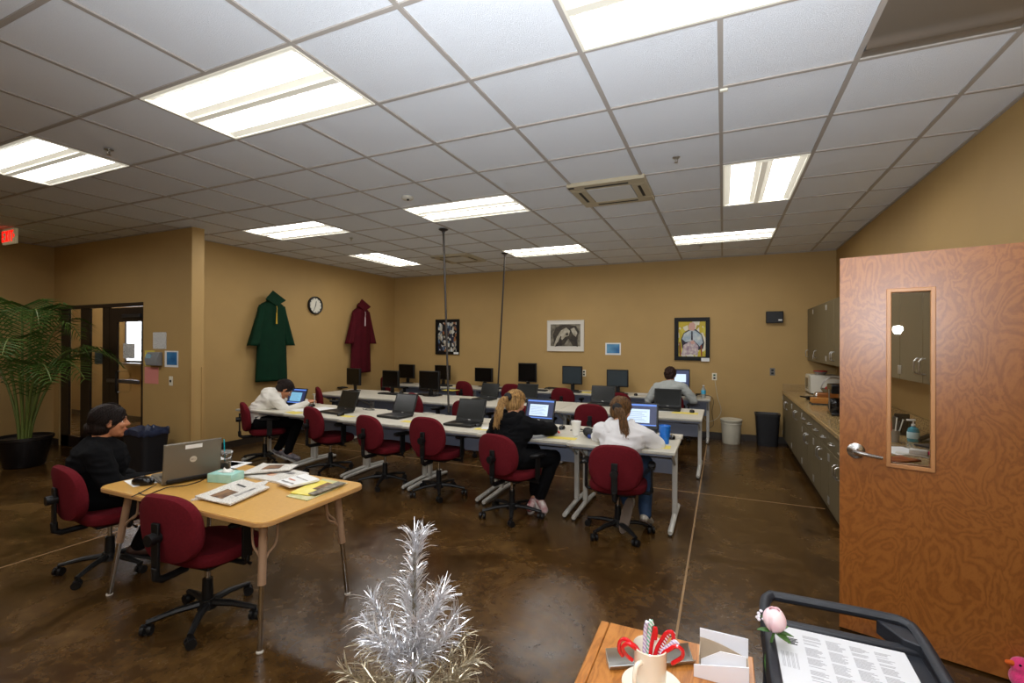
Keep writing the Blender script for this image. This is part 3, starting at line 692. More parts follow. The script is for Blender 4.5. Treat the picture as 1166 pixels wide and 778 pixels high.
outlet(811,425,816,433,'b','white wall outlet with a cord, right of the yellow portrait')
outlet(877,420,882,427,'b','grey wall outlet under the black wall box', False, (110,106,98))
outlet(663,421,667,429,'b','white wall outlet between the two rightmost idle monitors')
# cord from outlet
c = [at_y(814, 433, YB-.02), at_y(817, 452, YB-.03), at_y(821, 466, YB-.04), at_y(818, 475, YB-.05), at_y(809, 480, YB-.05), at_y(802, 476, YB-.05), at_y(806, 460, YB-.06)]
def cord(pts, r, m, lab, group=None, n=6):
    o = MB().tube(smooth_pts(pts), r, n).build('cable', m, label=lab, cat='cable', group=group); return o
cord(c, .004, mat('cord_white', (206,196,170), .5), 'white cord looping from the wall outlet down behind the back desk')
# black wall box
a = at_y(872,355,YB); b = at_y(891.5,368,YB)
t = thing('wall_speaker', 'small black box mounted on the back wall near the upper cabinets', 'wall box', ((a.x+b.x)/2, YB, b.z))
w_ = (b.x-a.x)/2; h_ = a.z-b.z
MB().box(-w_, w_, -.07, 0, 0, h_).build('case', BLACKP, t, bevel=.008)
MB().box(w_*.42, w_*.85, -.0712, -.0702, .035, .055).build('label_plate', PAPERW, t, smooth=0)

# ---------------------------------------------------------------- pictures on the back wall
def frame(name, p0, p1, lab, fm, bw, mat_m=None):
    a = at_y(*p0, YB-.02); b = at_y(*p1, YB-.02); cx = (a.x+b.x)/2; cz = (a.z+b.z)/2; W = (b.x-a.x)/2; Hh = (a.z-b.z)/2
    t = thing(name, lab, 'picture', (cx, YB, cz), 0)
    f = MB(); f.box(-W, W, -.03, -.001, -Hh, -Hh+bw); f.box(-W, W, -.03, -.001, Hh-bw, Hh); f.box(-W, -W+bw, -.03, -.001, -Hh+bw, Hh-bw); f.box(W-bw, W, -.03, -.001, -Hh+bw, Hh-bw)
    f.build('frame', fm, t, bevel=.003)
    if mat_m: MB().box(-W+bw, W-bw, -.016, -.001, -Hh+bw, Hh-bw).build('mat_board', mat_m, t, smooth=0)
    return t, W, Hh
FR = mat('picture_black', (14,11,10), .5, spec=.25)
def mosaic(name, cols, scale):
    m = bpy.data.materials.new(name); m.use_nodes = True; nt = m.node_tree; b = nt.nodes['Principled BSDF']; b.inputs['Roughness'].default_value = .5
    tc = nt.nodes.new('ShaderNodeTexCoord'); mp = nt.nodes.new('ShaderNodeMapping'); mp.inputs['Scale'].default_value = (1,1,.6); nt.links.new(tc.outputs['Object'], mp.inputs[0])
    v = nt.nodes.new('ShaderNodeTexVoronoi'); v.inputs['Scale'].default_value = scale; nt.links.new(mp.outputs[0], v.inputs['Vector'])
    s = nt.nodes.new('ShaderNodeSeparateColor'); nt.links.new(v.outputs['Color'], s.inputs[0])
    r = nt.nodes.new('ShaderNodeValToRGB'); r.color_ramp.interpolation = 'CONSTANT'; e = r.color_ramp.elements
    while len(e) < len(cols): e.new(.5)
    for i, (el, c) in enumerate(zip(e, cols)): el.position = i/len(cols); el.color = (*sr(c), 1)
    nt.links.new(s.outputs[0], r.inputs[0]); nt.links.new(r.outputs[0], b.inputs['Base Color']); return m
t, W, Hh = frame('framed_picture', (496,364), (522.7,404), 'black framed picture of small black and white mosaic shards, leftmost on the back wall', FR, .06)
MB().box(-W+.055, W-.055, -.012, -.002, -Hh+.055, Hh-.055).build('artwork', mosaic('mosaic_art', [(16,14,16),(190,186,170),(30,36,60),(16,14,16),(206,206,200),(150,96,56),(20,18,18),(90,110,130),(170,160,140)], 26), t, smooth=0)
MB().box(W-.12, W-.005, -.034, -.03, -Hh+.01, -Hh+.05).build('caption_card', PAPERW, t, smooth=0)
t, W, Hh = frame('framed_picture', (623,365), (665,400.5), 'white framed black and white picture in the middle of the back wall', mat('frame_white', (214,206,190), .5), .012, mat('mat_white', (222,216,204), .7))
A2 = mat('art_dark', (34,28,22), .6, c2=(74,64,50), vscale=14); A2L = mat('art_light', (196,188,168), .6, c2=(150,140,120), vscale=18)
aw, ah = W-.07, Hh-.075
ar = MB().box(-aw, aw, -.020, -.016, -ah+.02, ah); ar = ar.build('artwork', mat('art_mid', (150,142,122), .6, c2=(60,52,42), vscale=9), t, smooth=0)
def flat(poly, y, m, parent, name):
    MB().prism(poly, y, y+.001, 'y').build(name, m, parent, smooth=0)
flat([(-.24,.02),(-.18,.15),(-.06,.20),(.06,.2),(.2,.18),(.26,.08),(.23,-.08),(.24,-.2),(.14,-.18),(.06,-.05),(-.02,-.16),(-.12,-.19),(-.2,-.2)], -.0225, A2, ar, 'dark_shape')
flat([(-.22,-.18),(-.16,-.02),(-.08,.10),(.02,.15),(.09,.09),(.07,.0),(-.0,-.02),(-.06,-.08),(-.10,-.03),(-.13,-.10),(-.16,-.13),(-.2,-.2)], -.0240, A2L, ar, 'pale_shape')
flat([(.1,.12),(.17,.15),(.23,.05),(.2,-.02),(.15,.02),(.12,.08)], -.0240, A2L, ar, 'pale_patch')
flat([(.0,.04),(.05,.06),(.06,.01),(.02,.0)], -.0255, A2, ar, 'dark_spot')
flat([(-.14,-.12),(-.09,0),(-.07,-.02),(-.11,-.13)], -.0255, A2, ar, 'dark_slit')
o = plate('small_poster', (689.3,390.6), (706.9,404.4), YB, .004, PAPERW, 'small white bordered blue poster below the middle picture', 'poster')
a = at_y(691,392,YB); b = at_y(705.5,402.5,YB)
MB().box(a.x, b.x, YB-.0052, YB-.004, b.z, a.z).build('picture', mat('poster_blue', (20,92,150), .5, c2=(120,180,210), vscale=3), o, smooth=0)
t, W, Hh = frame('framed_picture', (768,362), (808.3,411), 'black framed portrait of a seated figure on a yellow ground', FR, .065)
aw, ah = W-.06, Hh-.06
YP_ART = mosaic('portrait_ground', [(196,172,30),(222,214,190),(190,166,24),(206,190,60),(170,150,20),(226,220,205)], 17)
ar = MB().box(-aw, aw, -.014, -.002, -ah, ah).build('artwork', YP_ART, t, smooth=0)
DK = mat('art_outline', (40,34,50), .6); BL = mat('art_blue', (140,166,186), .6, c2=(210,214,210), vscale=14); PK = mat('art_pink', (206,160,146), .6); WH = mat('art_white', (216,202,196), .6, c2=(150,120,140), vscale=22); BR = mat('art_chair', (140,60,30), .6)
flat([(-.17,.0),(-.13,.1),(-.04,.16),(.06,.16),(.15,.08),(.19,-.06),(.17,-.16),(.05,-.2),(-.15,-.16)], -.0155, DK, ar, 'coat_outline')
flat([(-.155,.0),(-.12,.09),(-.035,.14),(.05,.14),(.14,.07),(.17,-.06),(.12,-.12),(.03,-.02),(-.02,-.04),(-.1,-.05)], -.0170, BL, ar, 'coat')
flat([(-.13,-.1),(-.05,-.05),(.04,-.04),(.10,-.12),(.09,-.27),(-.02,-.25),(-.12,-.28),(-.17,-.27)], -.0170, WH, ar, 'lap')
flat([(-.05,.15),(-.055,.22),(-.03,.27),(.02,.275),(.05,.24),(.05,.17),(.02,.13)], -.0165, PK, ar, 'face')
flat([(-.03,-.04),(.02,-.02),(.05,-.07),(.0,-.09)], -.0182, PK, ar, 'hands')
flat([(.13,-.1),(.15,-.1),(.16,-.28),(.14,-.28)], -.0182, BR, ar, 'chair_arm'); flat([(-.2,-.05),(-.18,-.05),(-.17,-.28),(-.19,-.28)], -.0182, BR, ar, 'chair_post')
flat([(-.01,.13),(.01,.13),(.015,-.02),(-.015,-.02)], -.0182, DK, ar, 'lapel')
MB().box(W-.13, W-.005, -.035, -.03, -Hh-.012, -Hh+.045).build('caption_card', PAPERW, t, smooth=0)

# ---------------------------------------------------------------- wall clock
p = at_x(358, 348, XL)
t = thing('wall_clock', 'round black rimmed white wall clock between the two hanging robes', 'clock', (XL, p.y, p.z))
R_ = .155
def lx(prof, x=0):   # lathe about the x axis
    b = MB(); b.M = Matrix.Rotation(PI/2, 4, 'Y'); b.lathe(prof, n=36); return b
lx([(R_-.012,.0),(R_,.004),(R_,.04),(R_-.012,.045),(R_-.022,.04),(R_-.024,.02)]).build('rim', BLACKP, t)
lx([(.001,.02),(R_-.02,.02),(R_-.02,.024),(.001,.025)]).build('dial', mat('dial_white', (226,222,206), .5), t)
for k in range(12):
    a = k*PI/6; m = MB(); m.M = Matrix.Rotation(a, 4, 'X'); m.box(.026, .028, -.006, .006, R_-.045, R_-.028); m.build('hour_mark', BLACKP, t, smooth=0)
m = MB(); m.M = Matrix.Rotation(math.radians(-12), 4, 'X'); m.box(.029, .031, -.005, .005, -.02, .075); m.build('hour_hand', BLACKP, t, smooth=0)
m = MB(); m.M = Matrix.Rotation(math.radians(155), 4, 'X'); m.box(.032, .034, -.003, .003, -.02, .105); m.build('minute_hand', BLACKP, t, smooth=0)

# ---------------------------------------------------------------- graduation gowns
def gown(name, yc, ztop, zbot, hw, mcol, tassel, lab, seed, capr):
    t = thing(name, lab, 'gown', (XL+.012, yc, zbot)); h = ztop-zbot; rnd = random.Random(seed)
    G = mat(name+'_cloth', mcol, .85, spec=.2, var=.15, vscale=7, bump=.2, bscale=20)
    prof = [(0,.80),(.12,.78),(.3,.74),(.5,.70),(.62,.70),(.72,.72),(.80,.70),(.845,.52),(.875,.28),(.90,.16)]
    N = 64
    def body(u, v):
        i = v*(len(prof)-1); k = min(int(i), len(prof)-2); q = i-k
        z = prof[k][0]*(1-q)+prof[k+1][0]*q; w = (prof[k][1]*(1-q)+prof[k+1][1]*q)*hw
        a = 2*PI*u; f = 1 + .22*math.sin(a*9+seed)*(1-v)**.6 * (1 if math.sin(a) < 0 else .4)
        dp = .075*(1 if v < .8 else (1-v)*4+.2)
        return (.085 + dp*math.sin(a)*f*-1*(-1) , w*math.cos(a), z*h)
    m = MB(); m.grid(body, N, 40); m.build('robe_body', G, t, smooth=60, solid=.004)
    for s in (-1, 1):
        def slv(u, v):
            a = 2*PI*u; r1 = .05+.045*v; yy = s*hw*(.50+.42*v**1.1); zz = h*(.83-.44*v)
            f = 1+.14*math.sin(a*5+seed)
            return (.09+r1*.75*math.sin(a)*f, yy + r1*math.cos(a)*f*.9 , zz + s*r1*.35*math.cos(a)*-1*(-s)*0 - .0)
        m = MB(); m.grid(slv, 24, 14); m.build('sleeve', G, t, smooth=60, solid=.004)
    # mortarboard hung at the top, tipped forward
    m = MB(); c = capr
    m.add([(.10,0,h*1.0),(.16,-c,h*.90),(.19,.0,h*.83),(.16,c*1.12,h*.90), (.088,0,h*1.0-.008),(.15,-c,h*.90-.01),(.178,0,h*.83-.01),(.15,c*1.12,h*.90-.01)],
          [(0,1,2,3),(7,6,5,4),(0,4,5,1),(1,5,6,2),(2,6,7,3),(3,7,4,0)])
    cp = m.build('cap', G, t, smooth=0)
    MB().tube([(-.012,0,h*.93),(.05,0,h*.93),(.06,0,h*.945)], .008, 8).build('wall_peg', STEEL, t)
    m = MB(); m.ell((.08,0,h*.89), (.07,.09,.09)); m.build('cap_crown', G, cp)
    m = MB(); m.tube([(.185,.0,h*.825),(.19,.002,h*.80),(.185,.0,h*.73)], .004, 6); m.tube([(.185,.0,h*.75),(.184,0,h*.63)], [.008,.013], 8)
    m.build('tassel', tassel, cp)
gown('green_graduation_gown', 3.03, 2.34, .93, .35, (6,44,26), mat('tassel_gold', (206,166,50), .6), 'dark green graduation gown with cap hanging on the left wall', 1, .17)
gown('maroon_graduation_gown', 5.02, 2.38, .95, .34, (74,8,20), mat('tassel_white', (214,190,190), .6), 'maroon graduation gown with cap hanging right of the clock', 2, .17)
# ================================================================ TASK CHAIRS
def pad(mb, outline, prof, place):
    # outline: list of (u,v); prof: list of (scale, height); place(u,v,h)
    n = len(outline); vs = []; fs = []
    for s, h in prof:
        for u, v in outline: vs.append(place(u*s, v*s, h))
    for j in range(len(prof)-1):
        for i in range(n):
            i2 = (i+1) % n; fs.append((j*n+i, j*n+i2, (j+1)*n+i2, (j+1)*n+i))
    fs.append(tuple(range(n-1, -1, -1))); fs.append(tuple((len(prof)-1)*n+i for i in range(n)))
    mb.add(vs, fs)
def make_chair(name, label):
    t = thing(name, label, 'chair', (0,0,0), 0, 'red office task chairs')
    m = MB(); pad(m, superell(.228, .21, 3.2), [(.55,.352),(.88,.356),(.97,.372),(1,.395),(.985,.418),(.93,.432),(.6,.438),(.2,.436)], lambda u, v, h: (u, v+.03, h - .012*max(0,(v/.2))**2))
    m.build('seat', RED, t)
    MB().cbox((0,.02,.343), (.30,.28,.02)).build('seat_pan', BLACKP, t, bevel=.006)
    bk = superell(.208, .178, 2.9, 44, lambda q: 1.0-.06*q if q > 0 else 1.0+.05*q)
    def bp(u, v, h): return (u, -.225 - h + .9*u*u + .0 - (v)*.10, .585+v)
    m = MB(); pad(m, bk, [(.3,.045),(.8,.044),(.95,.036),(1,.018),(1.0,.004),(.96,-.012),(.85,-.022),(.3,-.028)], bp)
    m.build('backrest', RED, t)
    m = MB(); m.box(-.024,.024,-.292,-.276,.40,.63); m.tube([(0,-.284,.41),(0,-.282,.355),(0,-.25,.335),(0,-.12,.335)], .020, 8)
    bpst = m.build('back_post', BLACKP, t, bevel=.004)
    m = MB(); m.tube([(-.0,-.27,.555),(0,-.325,.555)], .030, 12); m.build('knob', BLACKP, bpst)
    for s in (-1, 1):
        m = MB(); m.tube([(s*.12,.02,.338),(s*.245,.02,.338),(s*.262,.02,.352),(s*.262,.02,.385)], .014, 8); m.box(s*.262-.008, s*.262+.008, -.012, .048, .37, .555)
        a = m.build('armrest', BLACKP, t, bevel=.003)
        m = MB(); m.M = Matrix.Translation((s*.262,.02,.568)) ; pad(m, superell(.03,.115,2.6,24), [(.8,-.014),(1,-.006),(1,.006),(.8,.014)], lambda u, v, h: (u, v, h+ .02*(v/.115)*-.3))
        m.build('arm_pad', BLACKP, a)
    m = MB(); m.tube([(.10,.03,.335),(.22,.05,.325),(.25,.055,.318)], [.005,.005,.010], 6); m.build('lever', BLACKP, t)
    m = MB(); m.tube([(0,0,.20),(0,0,.335)], .0135, 12); m.build('gas_column', CHROME, t)
    m = MB(); m.tube([(0,0,.075),(0,0,.225)], [.030,.025], 14); m.build('column_sleeve', BLACKP, t)
    m = MB(); m.tube([(0,0,.062),(0,0,.115)], [.05,.04], 16)
    for k in range(5):
        a = 2*PI*k/5 + .3; c, s = math.cos(a), math.sin(a)
        m.tube([(.03*c,.03*s,.092),(.14*c,.14*s,.088),(.27*c,.27*s,.066)], [.024,.020,.015], 8, flat=.8)
    b = m.build('star_base', BLACKP, t)
    for k in range(5):
        a = 2*PI*k/5 + .3; c, s = math.cos(a), math.sin(a); q = MB()
        q.M = Matrix.Translation((.268*c,.268*s,0)) @ Matrix.Rotation(a + .9*k, 4, 'Z')
        q.tube([(-.026,0,.026),(-.008,0,.026)], .026, 12); q.tube([(.008,0,.026),(.026,0,.026)], .026, 12); q.tube([(0,0,.03),(0,0,.062)], .008, 8); q.box(-.028,.028,-.012,.012,.035,.052)
        q.build('caster', BLACKP, b)
    return t
chair0 = make_chair('task_chair', 'red task chair the person in the white hoodie sits on')
used = [False]
def place_chair(x, y, rz, lab, sc=1.0):
    if not used[0]:
        used[0] = True; c = chair0; c.location = (x, y, 0); c.rotation_euler = (0,0,rz); c.scale = (1,1,sc); c['label'] = lab; return c
    return dup(chair0, None, (x, y, 0), rz, lab, (1,1,sc))
place_chair(-.76, 1.66, .10, 'red task chair the person in the white hoodie sits on')
place_chair(-1.70, 1.66, -.22, 'red task chair the person in the black hoodie sits on')
place_chair(-2.62, 1.90, -.02, 'empty red task chair just left of the person in the black hoodie', 1.07)
place_chair(-3.33, 1.94, -.22, 'empty red task chair, second left of the person in the black hoodie', 1.02)
place_chair(-4.22, 2.05, -.30, 'empty red task chair nearest the man in the white jacket', 1.05)
place_chair(-5.36, 2.08, -.55, 'red task chair the person in the white jacket sits on', 1.02)
place_chair(-2.60, -.48, .10, 'empty red task chair in the foreground at the yellow table', 1.0)
place_chair(-3.78, -.37, -.12, 'red task chair the person in black sits on at the yellow table', .98)
def bx(px, py, Y): return at_y(px, py, Y).x
R2 = [(671,460,.05,'empty red task chair behind the white hoodie, in the second row'),(600,462,.0,'red task chair mostly hidden behind the blonde ponytail, second row'),
      (528,456,.0,'red task chair partly hidden behind an open laptop left of the ponytail, second row'),(476,448,-.5,'empty red task chair seen above the second front laptop from the left chairs'),(367,441.5,-.7,'leftmost empty red task chair of the second row')]
for px, py, rz, lab in R2:
    p = at_y(px, py, 3.36); place_chair(p.x, 3.61, rz, lab, p.z/.763)
R3 = [(640,441.5,0,'empty red task chair'),(582,437,0,'red task chair directly behind the blonde head in the third row'),
      (530,434,-.25,'empty red task chair between the third row laptops'),(703,447,0,'red task chair left of the person in the pale grey shirt'),(762,447,0,'red task chair the person in the pale grey shirt sits on'),(442,425,-.3,'red task chair hidden behind the second row monitors')]
R3[0] = (640,441.5,0,'empty red task chair below the framed skull-like picture, back row')
for px, py, rz, lab in R3:
    p = at_y(px, py, 5.36); place_chair(p.x, 5.60, rz, lab, min(p.z, .86)/.763)

# ================================================================ TRAINING TABLES
def make_table(w, d):
    t = thing('training_table', 'x', 'table', (0,0,0), 0, 'rows of grey training tables')   # origin at right front floor corner, extends to -x, +y
    m = MB(); m.box(-w+.003, -.003, 0, d, .660, .685); m.build('tabletop', GREYW, t, bevel=.006)
    MB().box(-w+.002, -.002, -.004, .006, .658, .683).build('front_edge', TEDGE, t, bevel=.004)
    yc = d*.60
    pn = MB().box(-w+.05, -.05, yc-.012, yc+.004, .39, .655).build('modesty_panel', PANEL, t, bevel=.003)
    MB().box(-w+.03, -.03, .05, .09, .630, .658).build('apron_rail', PANEL, t, bevel=.003)
    for s in (0, 1):
        x = -.045 if s == 0 else -w+.045
        m = MB(); m.box(x-.022, x+.022, yc-.055, yc-.018, .06, .655); m.box(x-.018, x+.018, .06, d-.06, .640, .658)
        m.tube([(x, yc-.04, .48),(x, .14, .645)], .012, 8)
        l = m.build('leg', TLEG, t, bevel=.006)
        y0_, y1_ = d*.36, d*.36+.80
        m = MB(); m.tube([(x, .06, .028),(x, .08, .031),(x, yc-.05, .046),(x, d-.05, .031),(x, d-.03, .028)], [.018,.021,.023,.021,.018], 10, flat=.9); f = m.build('foot_beam', TLEG, l)
        for yy in (.07, d-.04): MB().lathe([(.014,0),(.016,.004),(.014,.012)], (x,yy,0), 10).build('glide', BLACKP, l)
    return t
tb1 = make_table(.885, .82); tb2 = make_table(.853, .90); tb3 = make_table(.848, .60)
T1, T2, T3 = [], [], []
ft = ['rightmost, under the blue tumbler and white hoodie', 'second from the right, in front of the black hoodie', 'third from the right, left of the black hoodie', 'fourth from the right, between two empty chairs',
      'fifth from the right, beside the white jacketed person', 'leftmost, where the person in the white jacket writes']
for k in range(6):
    y = [1.69,1.72,1.76,1.79,1.84,1.88][k]; loc = (-.32-.887*k, y, 0)
    lab = 'grey front row table, ' + ft[k]
    if k == 0: tb1.location = loc; tb1['label'] = lab; T1.append(tb1)
    else: T1.append(dup(tb1, None, loc, None, lab))
s2 = ['right end, under the laptop facing the shirted back', 'second from the right', 'third from its right end', 'fourth from its right end, behind the ponytail laptop', 'fifth from its right end, at the left pole', 'sixth from its right end, under a black monitor', 'left end, under the monitor below the maroon gown']
for k in range(7):
    loc = (-.195-.855*k, [3.5,3.5,3.5,3.5,3.51,3.54,3.62][k], 0); lab = 'grey middle row table, ' + s2[k]
    if k == 0: tb2.location = loc; tb2['label'] = lab; T2.append(tb2)
    else: T2.append(dup(tb2, None, loc, None, lab))
s3 = ['right end, with the water bottle', 'second from the right, under the blue poster monitor', 'third from the right, below the white framed picture', 'fourth from the right', 'fifth from the right', 'sixth from the right, below the mosaic picture', 'left end, in the far corner']
for k in range(7):
    loc = (-.155-.850*k, 5.56, 0); lab = 'grey back row table, ' + s3[k]
    if k == 0: tb3.location = loc; tb3['label'] = lab; T3.append(tb3)
    else: T3.append(dup(tb3, None, loc, None, lab))
TOP = .6855

# ================================================================ COMPUTERS
def screen_on_mat(name, base, bar, win, text_):
    m = bpy.data.materials.new(name); m.use_nodes = True; b = m.node_tree.nodes['Principled BSDF']
    b.inputs['Base Color'].default_value = (.02,.02,.02,1); b.inputs['Emission Color'].default_value = (*sr(base), 1); b.inputs['Emission Strength'].default_value = .55; b.inputs['Roughness'].default_value = .3
    return m
S_BLUE = screen_on_mat('desktop_blue', (40,52,96), 0, 0, 0)
def glow(name, c, s):
    return mat(name, (10,10,10), .4, emit=c, es=s)
S_BAR = glow('window_bar', (90,130,214), .9); S_WIN = glow('window_page', (196,214,236), .95); S_LINE = glow('page_line', (110,130,160), .7); S_DIM = glow('page_dim', (60,66,90), .5); S_CY = glow('page_cyan', (120,180,210), .8)
def make_laptop(on=0, lidcol=LAPD, scr=SCROFF, cold=0, W=.335, D=.24, LH=.24, tilt=20, tagm=False):
    # local: origin at hinge centre on the desk, user at -y, screen faces -y
    t = thing('laptop', 'x', 'laptop', (0,0,0), 0, 'open laptops on the training tables')
    b = MB().box(-W/2, W/2, -D, 0, .004, .026).build('base', lidcol, t, bevel=.005)
    MB().box(-W/2+.025, W/2-.025, -D+.105, -.03, .0262, .0285).build('keyboard', BLACKP, b, smooth=0)
    MB().box(-.035, .035, -D+.02, -D+.075, .0262, .0272).build('touchpad', LAPG, b, smooth=0)
    a = math.radians(tilt); M = Matrix.Translation((0,0,.024)) @ Matrix.Rotation(-a, 4, 'X')
    m = MB(); m.M = M; m.box(-W/2, W/2, 0, .012, .0, LH); lid = m.build('lid', lidcol, t, bevel=.004)
    m = MB(); m.M = M; bz = .017; m.box(-W/2+bz, W/2-bz, -.0012, .0, .030, LH-.014)
    d = m.build('display', scr if not on else S_BLUE, lid, smooth=0)
    m = MB(); m.M = M; m.box(-.014, .014, -.0012, 0, .011, .018); m.build('logo', STEEL, lid, smooth=0)
    m = MB(); m.M = M; m.tube([(-W/2+.03,.004,.0),(W/2-.03,.004,.0)], .008, 8); m.build('hinge', BLACKP, t)
    if on:
        m = MB(); m.M = M; m.box(-W/2+bz, W/2-bz, -.0018, -.0012, LH-.032, LH-.016); m.build('title_bar', S_BAR, lid, smooth=0)
        m = MB(); m.M = M; m.box(-W/2+.05, W/2-.075, -.0024, -.0018, .055, LH-.062); pg = m.build('page', S_WIN if on == 1 else S_CY, lid, smooth=0)
        m = MB(); m.M = M
        for k in range(7): m.box(-W/2+.062, W/2-.10-.02*(k % 3), -.0028, -.0024, .07+.014*k, .073+.014*k)
        m.build('text_line', S_LINE, pg, smooth=0)
        m = MB(); m.M = M; m.box(-W/2+bz, W/2-bz, -.0018, -.0012, .031, .041); m.build('task_bar', S_BAR, lid, smooth=0)
    return t
lap_off = make_laptop(0); lap_on = make_laptop(1)
lap_cy = make_laptop(2); 
fl = {'off': [lap_off, False], 'on': [lap_on, False], 'cy': [lap_cy, False]}
def put_laptop(kind, x, y, rz, lab, sc=1.0, z=TOP):
    src, u = fl[kind]
    if not u: fl[kind][1] = True; src.location = (x,y,z); src.rotation_euler = (0,0,rz); src.scale = (sc,sc,sc); src['label'] = lab; return src
    return dup(src, None, (x,y,z), rz, lab, (sc,sc,sc))
LP = lambda x, y: at_z(x, y, TOP+.02)
def put_laptop_px(kind, px, py, rz, lab, sc=1.0): p = LP(px, py); put_laptop(kind, p.x, p.y, rz, lab, sc)
put_laptop_px('on', 727, 489, .05, 'lit laptop in front of the person in the white hoodie', 1.08)
put_laptop_px('on', 613, 480, -.04, 'lit laptop in front of the person in the black hoodie')
put_laptop_px('off', 534, 480, -.03, 'dark laptop on the front row just left of the blonde ponytail')
put_laptop_px('off', 458, 471.5, -.12, 'laptop with a pale sheen on its screen, front row, behind an empty chair')
put_laptop_px('off', 393, 467, -.18, 'dark laptop on the front row, nearest the lit one on the left')
put_laptop_px('cy', 335, 461.5, -.02, 'lit laptop in front of the person in the white jacket', .95)
put_laptop_px('off', 760, 464, .02, 'laptop on the middle row in front of the grey shirted back', 1.02)
put_laptop_px('off', 686, 458.5, .05, 'greenish dark laptop on the middle row above the white hoodie head', 1.0)
put_laptop_px('off', 599, 455, .0, 'black screened laptop on the middle row right of the ponytail', .98)
put_laptop_px('off', 556, 453, -.1, 'laptop on the middle row left of the ponytail', .93)
def make_monitor(on=0, scr=SCRDARK, W=.38, Hh=.335, zc=.287):
    t = thing('flat_monitor', 'x', 'monitor', (0,0,0), 0, 'flat monitors on stands')
    MB().box(-W/2, W/2, -.02, .025, zc-Hh/2, zc+Hh/2).build('housing', BLACKP, t, bevel=.006)
    d = MB().box(-W/2+.018, W/2-.018, -.0215, -.02, zc-Hh/2+.02, zc+Hh/2-.018).build('display', scr if not on else S_BLUE, t, smooth=0)
    MB().box(-.012, .012, -.0218, -.02, zc-Hh/2+.006, zc-Hh/2+.012).build('logo', STEEL, t, smooth=0)
    m = MB(); m.box(-.035, .035, .02, .045, .015, zc); m.build('stand_neck', BLACKP, t, bevel=.005)
    m = MB(); pad(m, superell(.12,.09,2.6,28), [(.9,.0),(1,.004),(.98,.012),(.3,.02)], lambda u, v, h: (u, v+.02, h)); m.build('stand_base', BLACKP, t)
    if on:
        MB().box(-W/2+.02, W/2-.02, -.0222, -.0215, zc+Hh/2-.035, zc+Hh/2-.02).build('title_bar', S_DIM, t, smooth=0)
        MB().box(-.09, W/2-.07, -.0225, -.0215, zc-.05, zc+.085).build('page', S_WIN, t, smooth=0)
    return t
mon_dark = make_monitor(0); mon_grey = make_monitor(0, mat('screen_slate', (52,62,68), .25)); mon_on = make_monitor(1)
ml = {'dark': [mon_dark, False], 'grey': [mon_grey, False], 'on': [mon_on, False]}
def put_monitor(kind, px0, px1, ptop, Y, rz, lab, z=TOP):
    a = at_y(px0, ptop, Y); b = at_y(px1, ptop, Y); sx = (b.x-a.x)/.38/max(.8, math.cos(rz)); top = (a.z+b.z)/2
    sz = (top-z)/.455
    src, u = ml[kind]; loc = ((a.x+b.x)/2, Y, z); sc = (sx, sx, sz)
    if not u: ml[kind][1] = True; src.location = loc; src.rotation_euler = (0,0,rz); src.scale = sc; src['label'] = lab; return src
    return dup(src, None, loc, rz, lab, sc)
put_monitor('on', 762, 785.5, 420.5, 5.97, .05, 'lit monitor beside the head of the person in the grey shirt')
put_monitor('grey', 691, 715.5, 421, 5.97, 0, 'slate screened monitor below the small blue poster')
put_monitor('grey', 640.5, 663, 417, 5.97, 0, 'slate screened monitor below the white framed picture')
put_monitor('dark', 590.5, 611, 413.5, 5.97, 0, 'black monitor just left of the white framed picture, back row')
put_monitor('dark', 540.5, 561.5, 419, 5.97, -.12, 'black monitor left of the right pole, back row')
put_monitor('dark', 495, 513, 416, 5.97, -.1, 'black monitor beneath the mosaic picture')
put_monitor('dark', 454, 472.5, 415, 5.97, -.1, 'black monitor in the far left corner of the back row')
put_monitor('dark', 477.5, 501, 422.5, 4.15, -.05, 'black monitor on the middle row, below the corner and mosaic monitors')
put_monitor('dark', 435, 455.5, 422, 4.18, -.15, 'black monitor on the middle row, second from the left')
put_monitor('dark', 394, 412, 419.5, 4.25, -.2, 'black monitor on the middle row below the maroon gown')
# desktop machines, keyboards
def make_keyboard():
    t = thing('keyboard', 'x', 'keyboard', (0,0,0), 0, 'black desktop keyboards')
    MB().box(-.21, .21, -.07, .07, .0, .018).build('body', BLACKP, t, bevel=.005)
    m = MB()
    for j in range(5):
        for i in range(14): m.box(-.198+i*.0285, -.174+i*.0285, -.058+j*.024, -.039+j*.024, .018, .024)
    k = m.build('keys', mat('key_caps', (34,34,36), .5), t, smooth=0)
    return t
kb = make_keyboard(); kbu = [False]
def put_kb(px, py, rz, lab, z=TOP, Y=None):
    p = at_z(px, py, z+.01) if Y is None else at_y(px, py, Y)
    if not kbu[0]: kbu[0] = True; kb.location = (p.x,p.y,z); kb.rotation_euler = (0,0,rz); kb['label'] = lab; return
    dup(kb, None, (p.x,p.y,z), rz, lab)
def make_desktop():
    t = thing('desktop_computer', 'x', 'computer', (0,0,0), 0, 'flat black desktop computers')
    MB().box(-.19, .19, -.15, .15, .006, .085).build('case', BLACKP, t, bevel=.006)
    MB().box(-.10, .10, -.1525, -.149, .035, .055).build('drive_slot', STEEL, t, smooth=0)
    return t
put_kb(444, 448.5, -.1, 'black keyboard before the second monitor from the left, middle row')
put_kb(489, 449.5, -.1, 'black keyboard beside the yellow papers, middle row')
put_kb(385, 441, -.2, 'black keyboard before the monitor under the maroon gown')
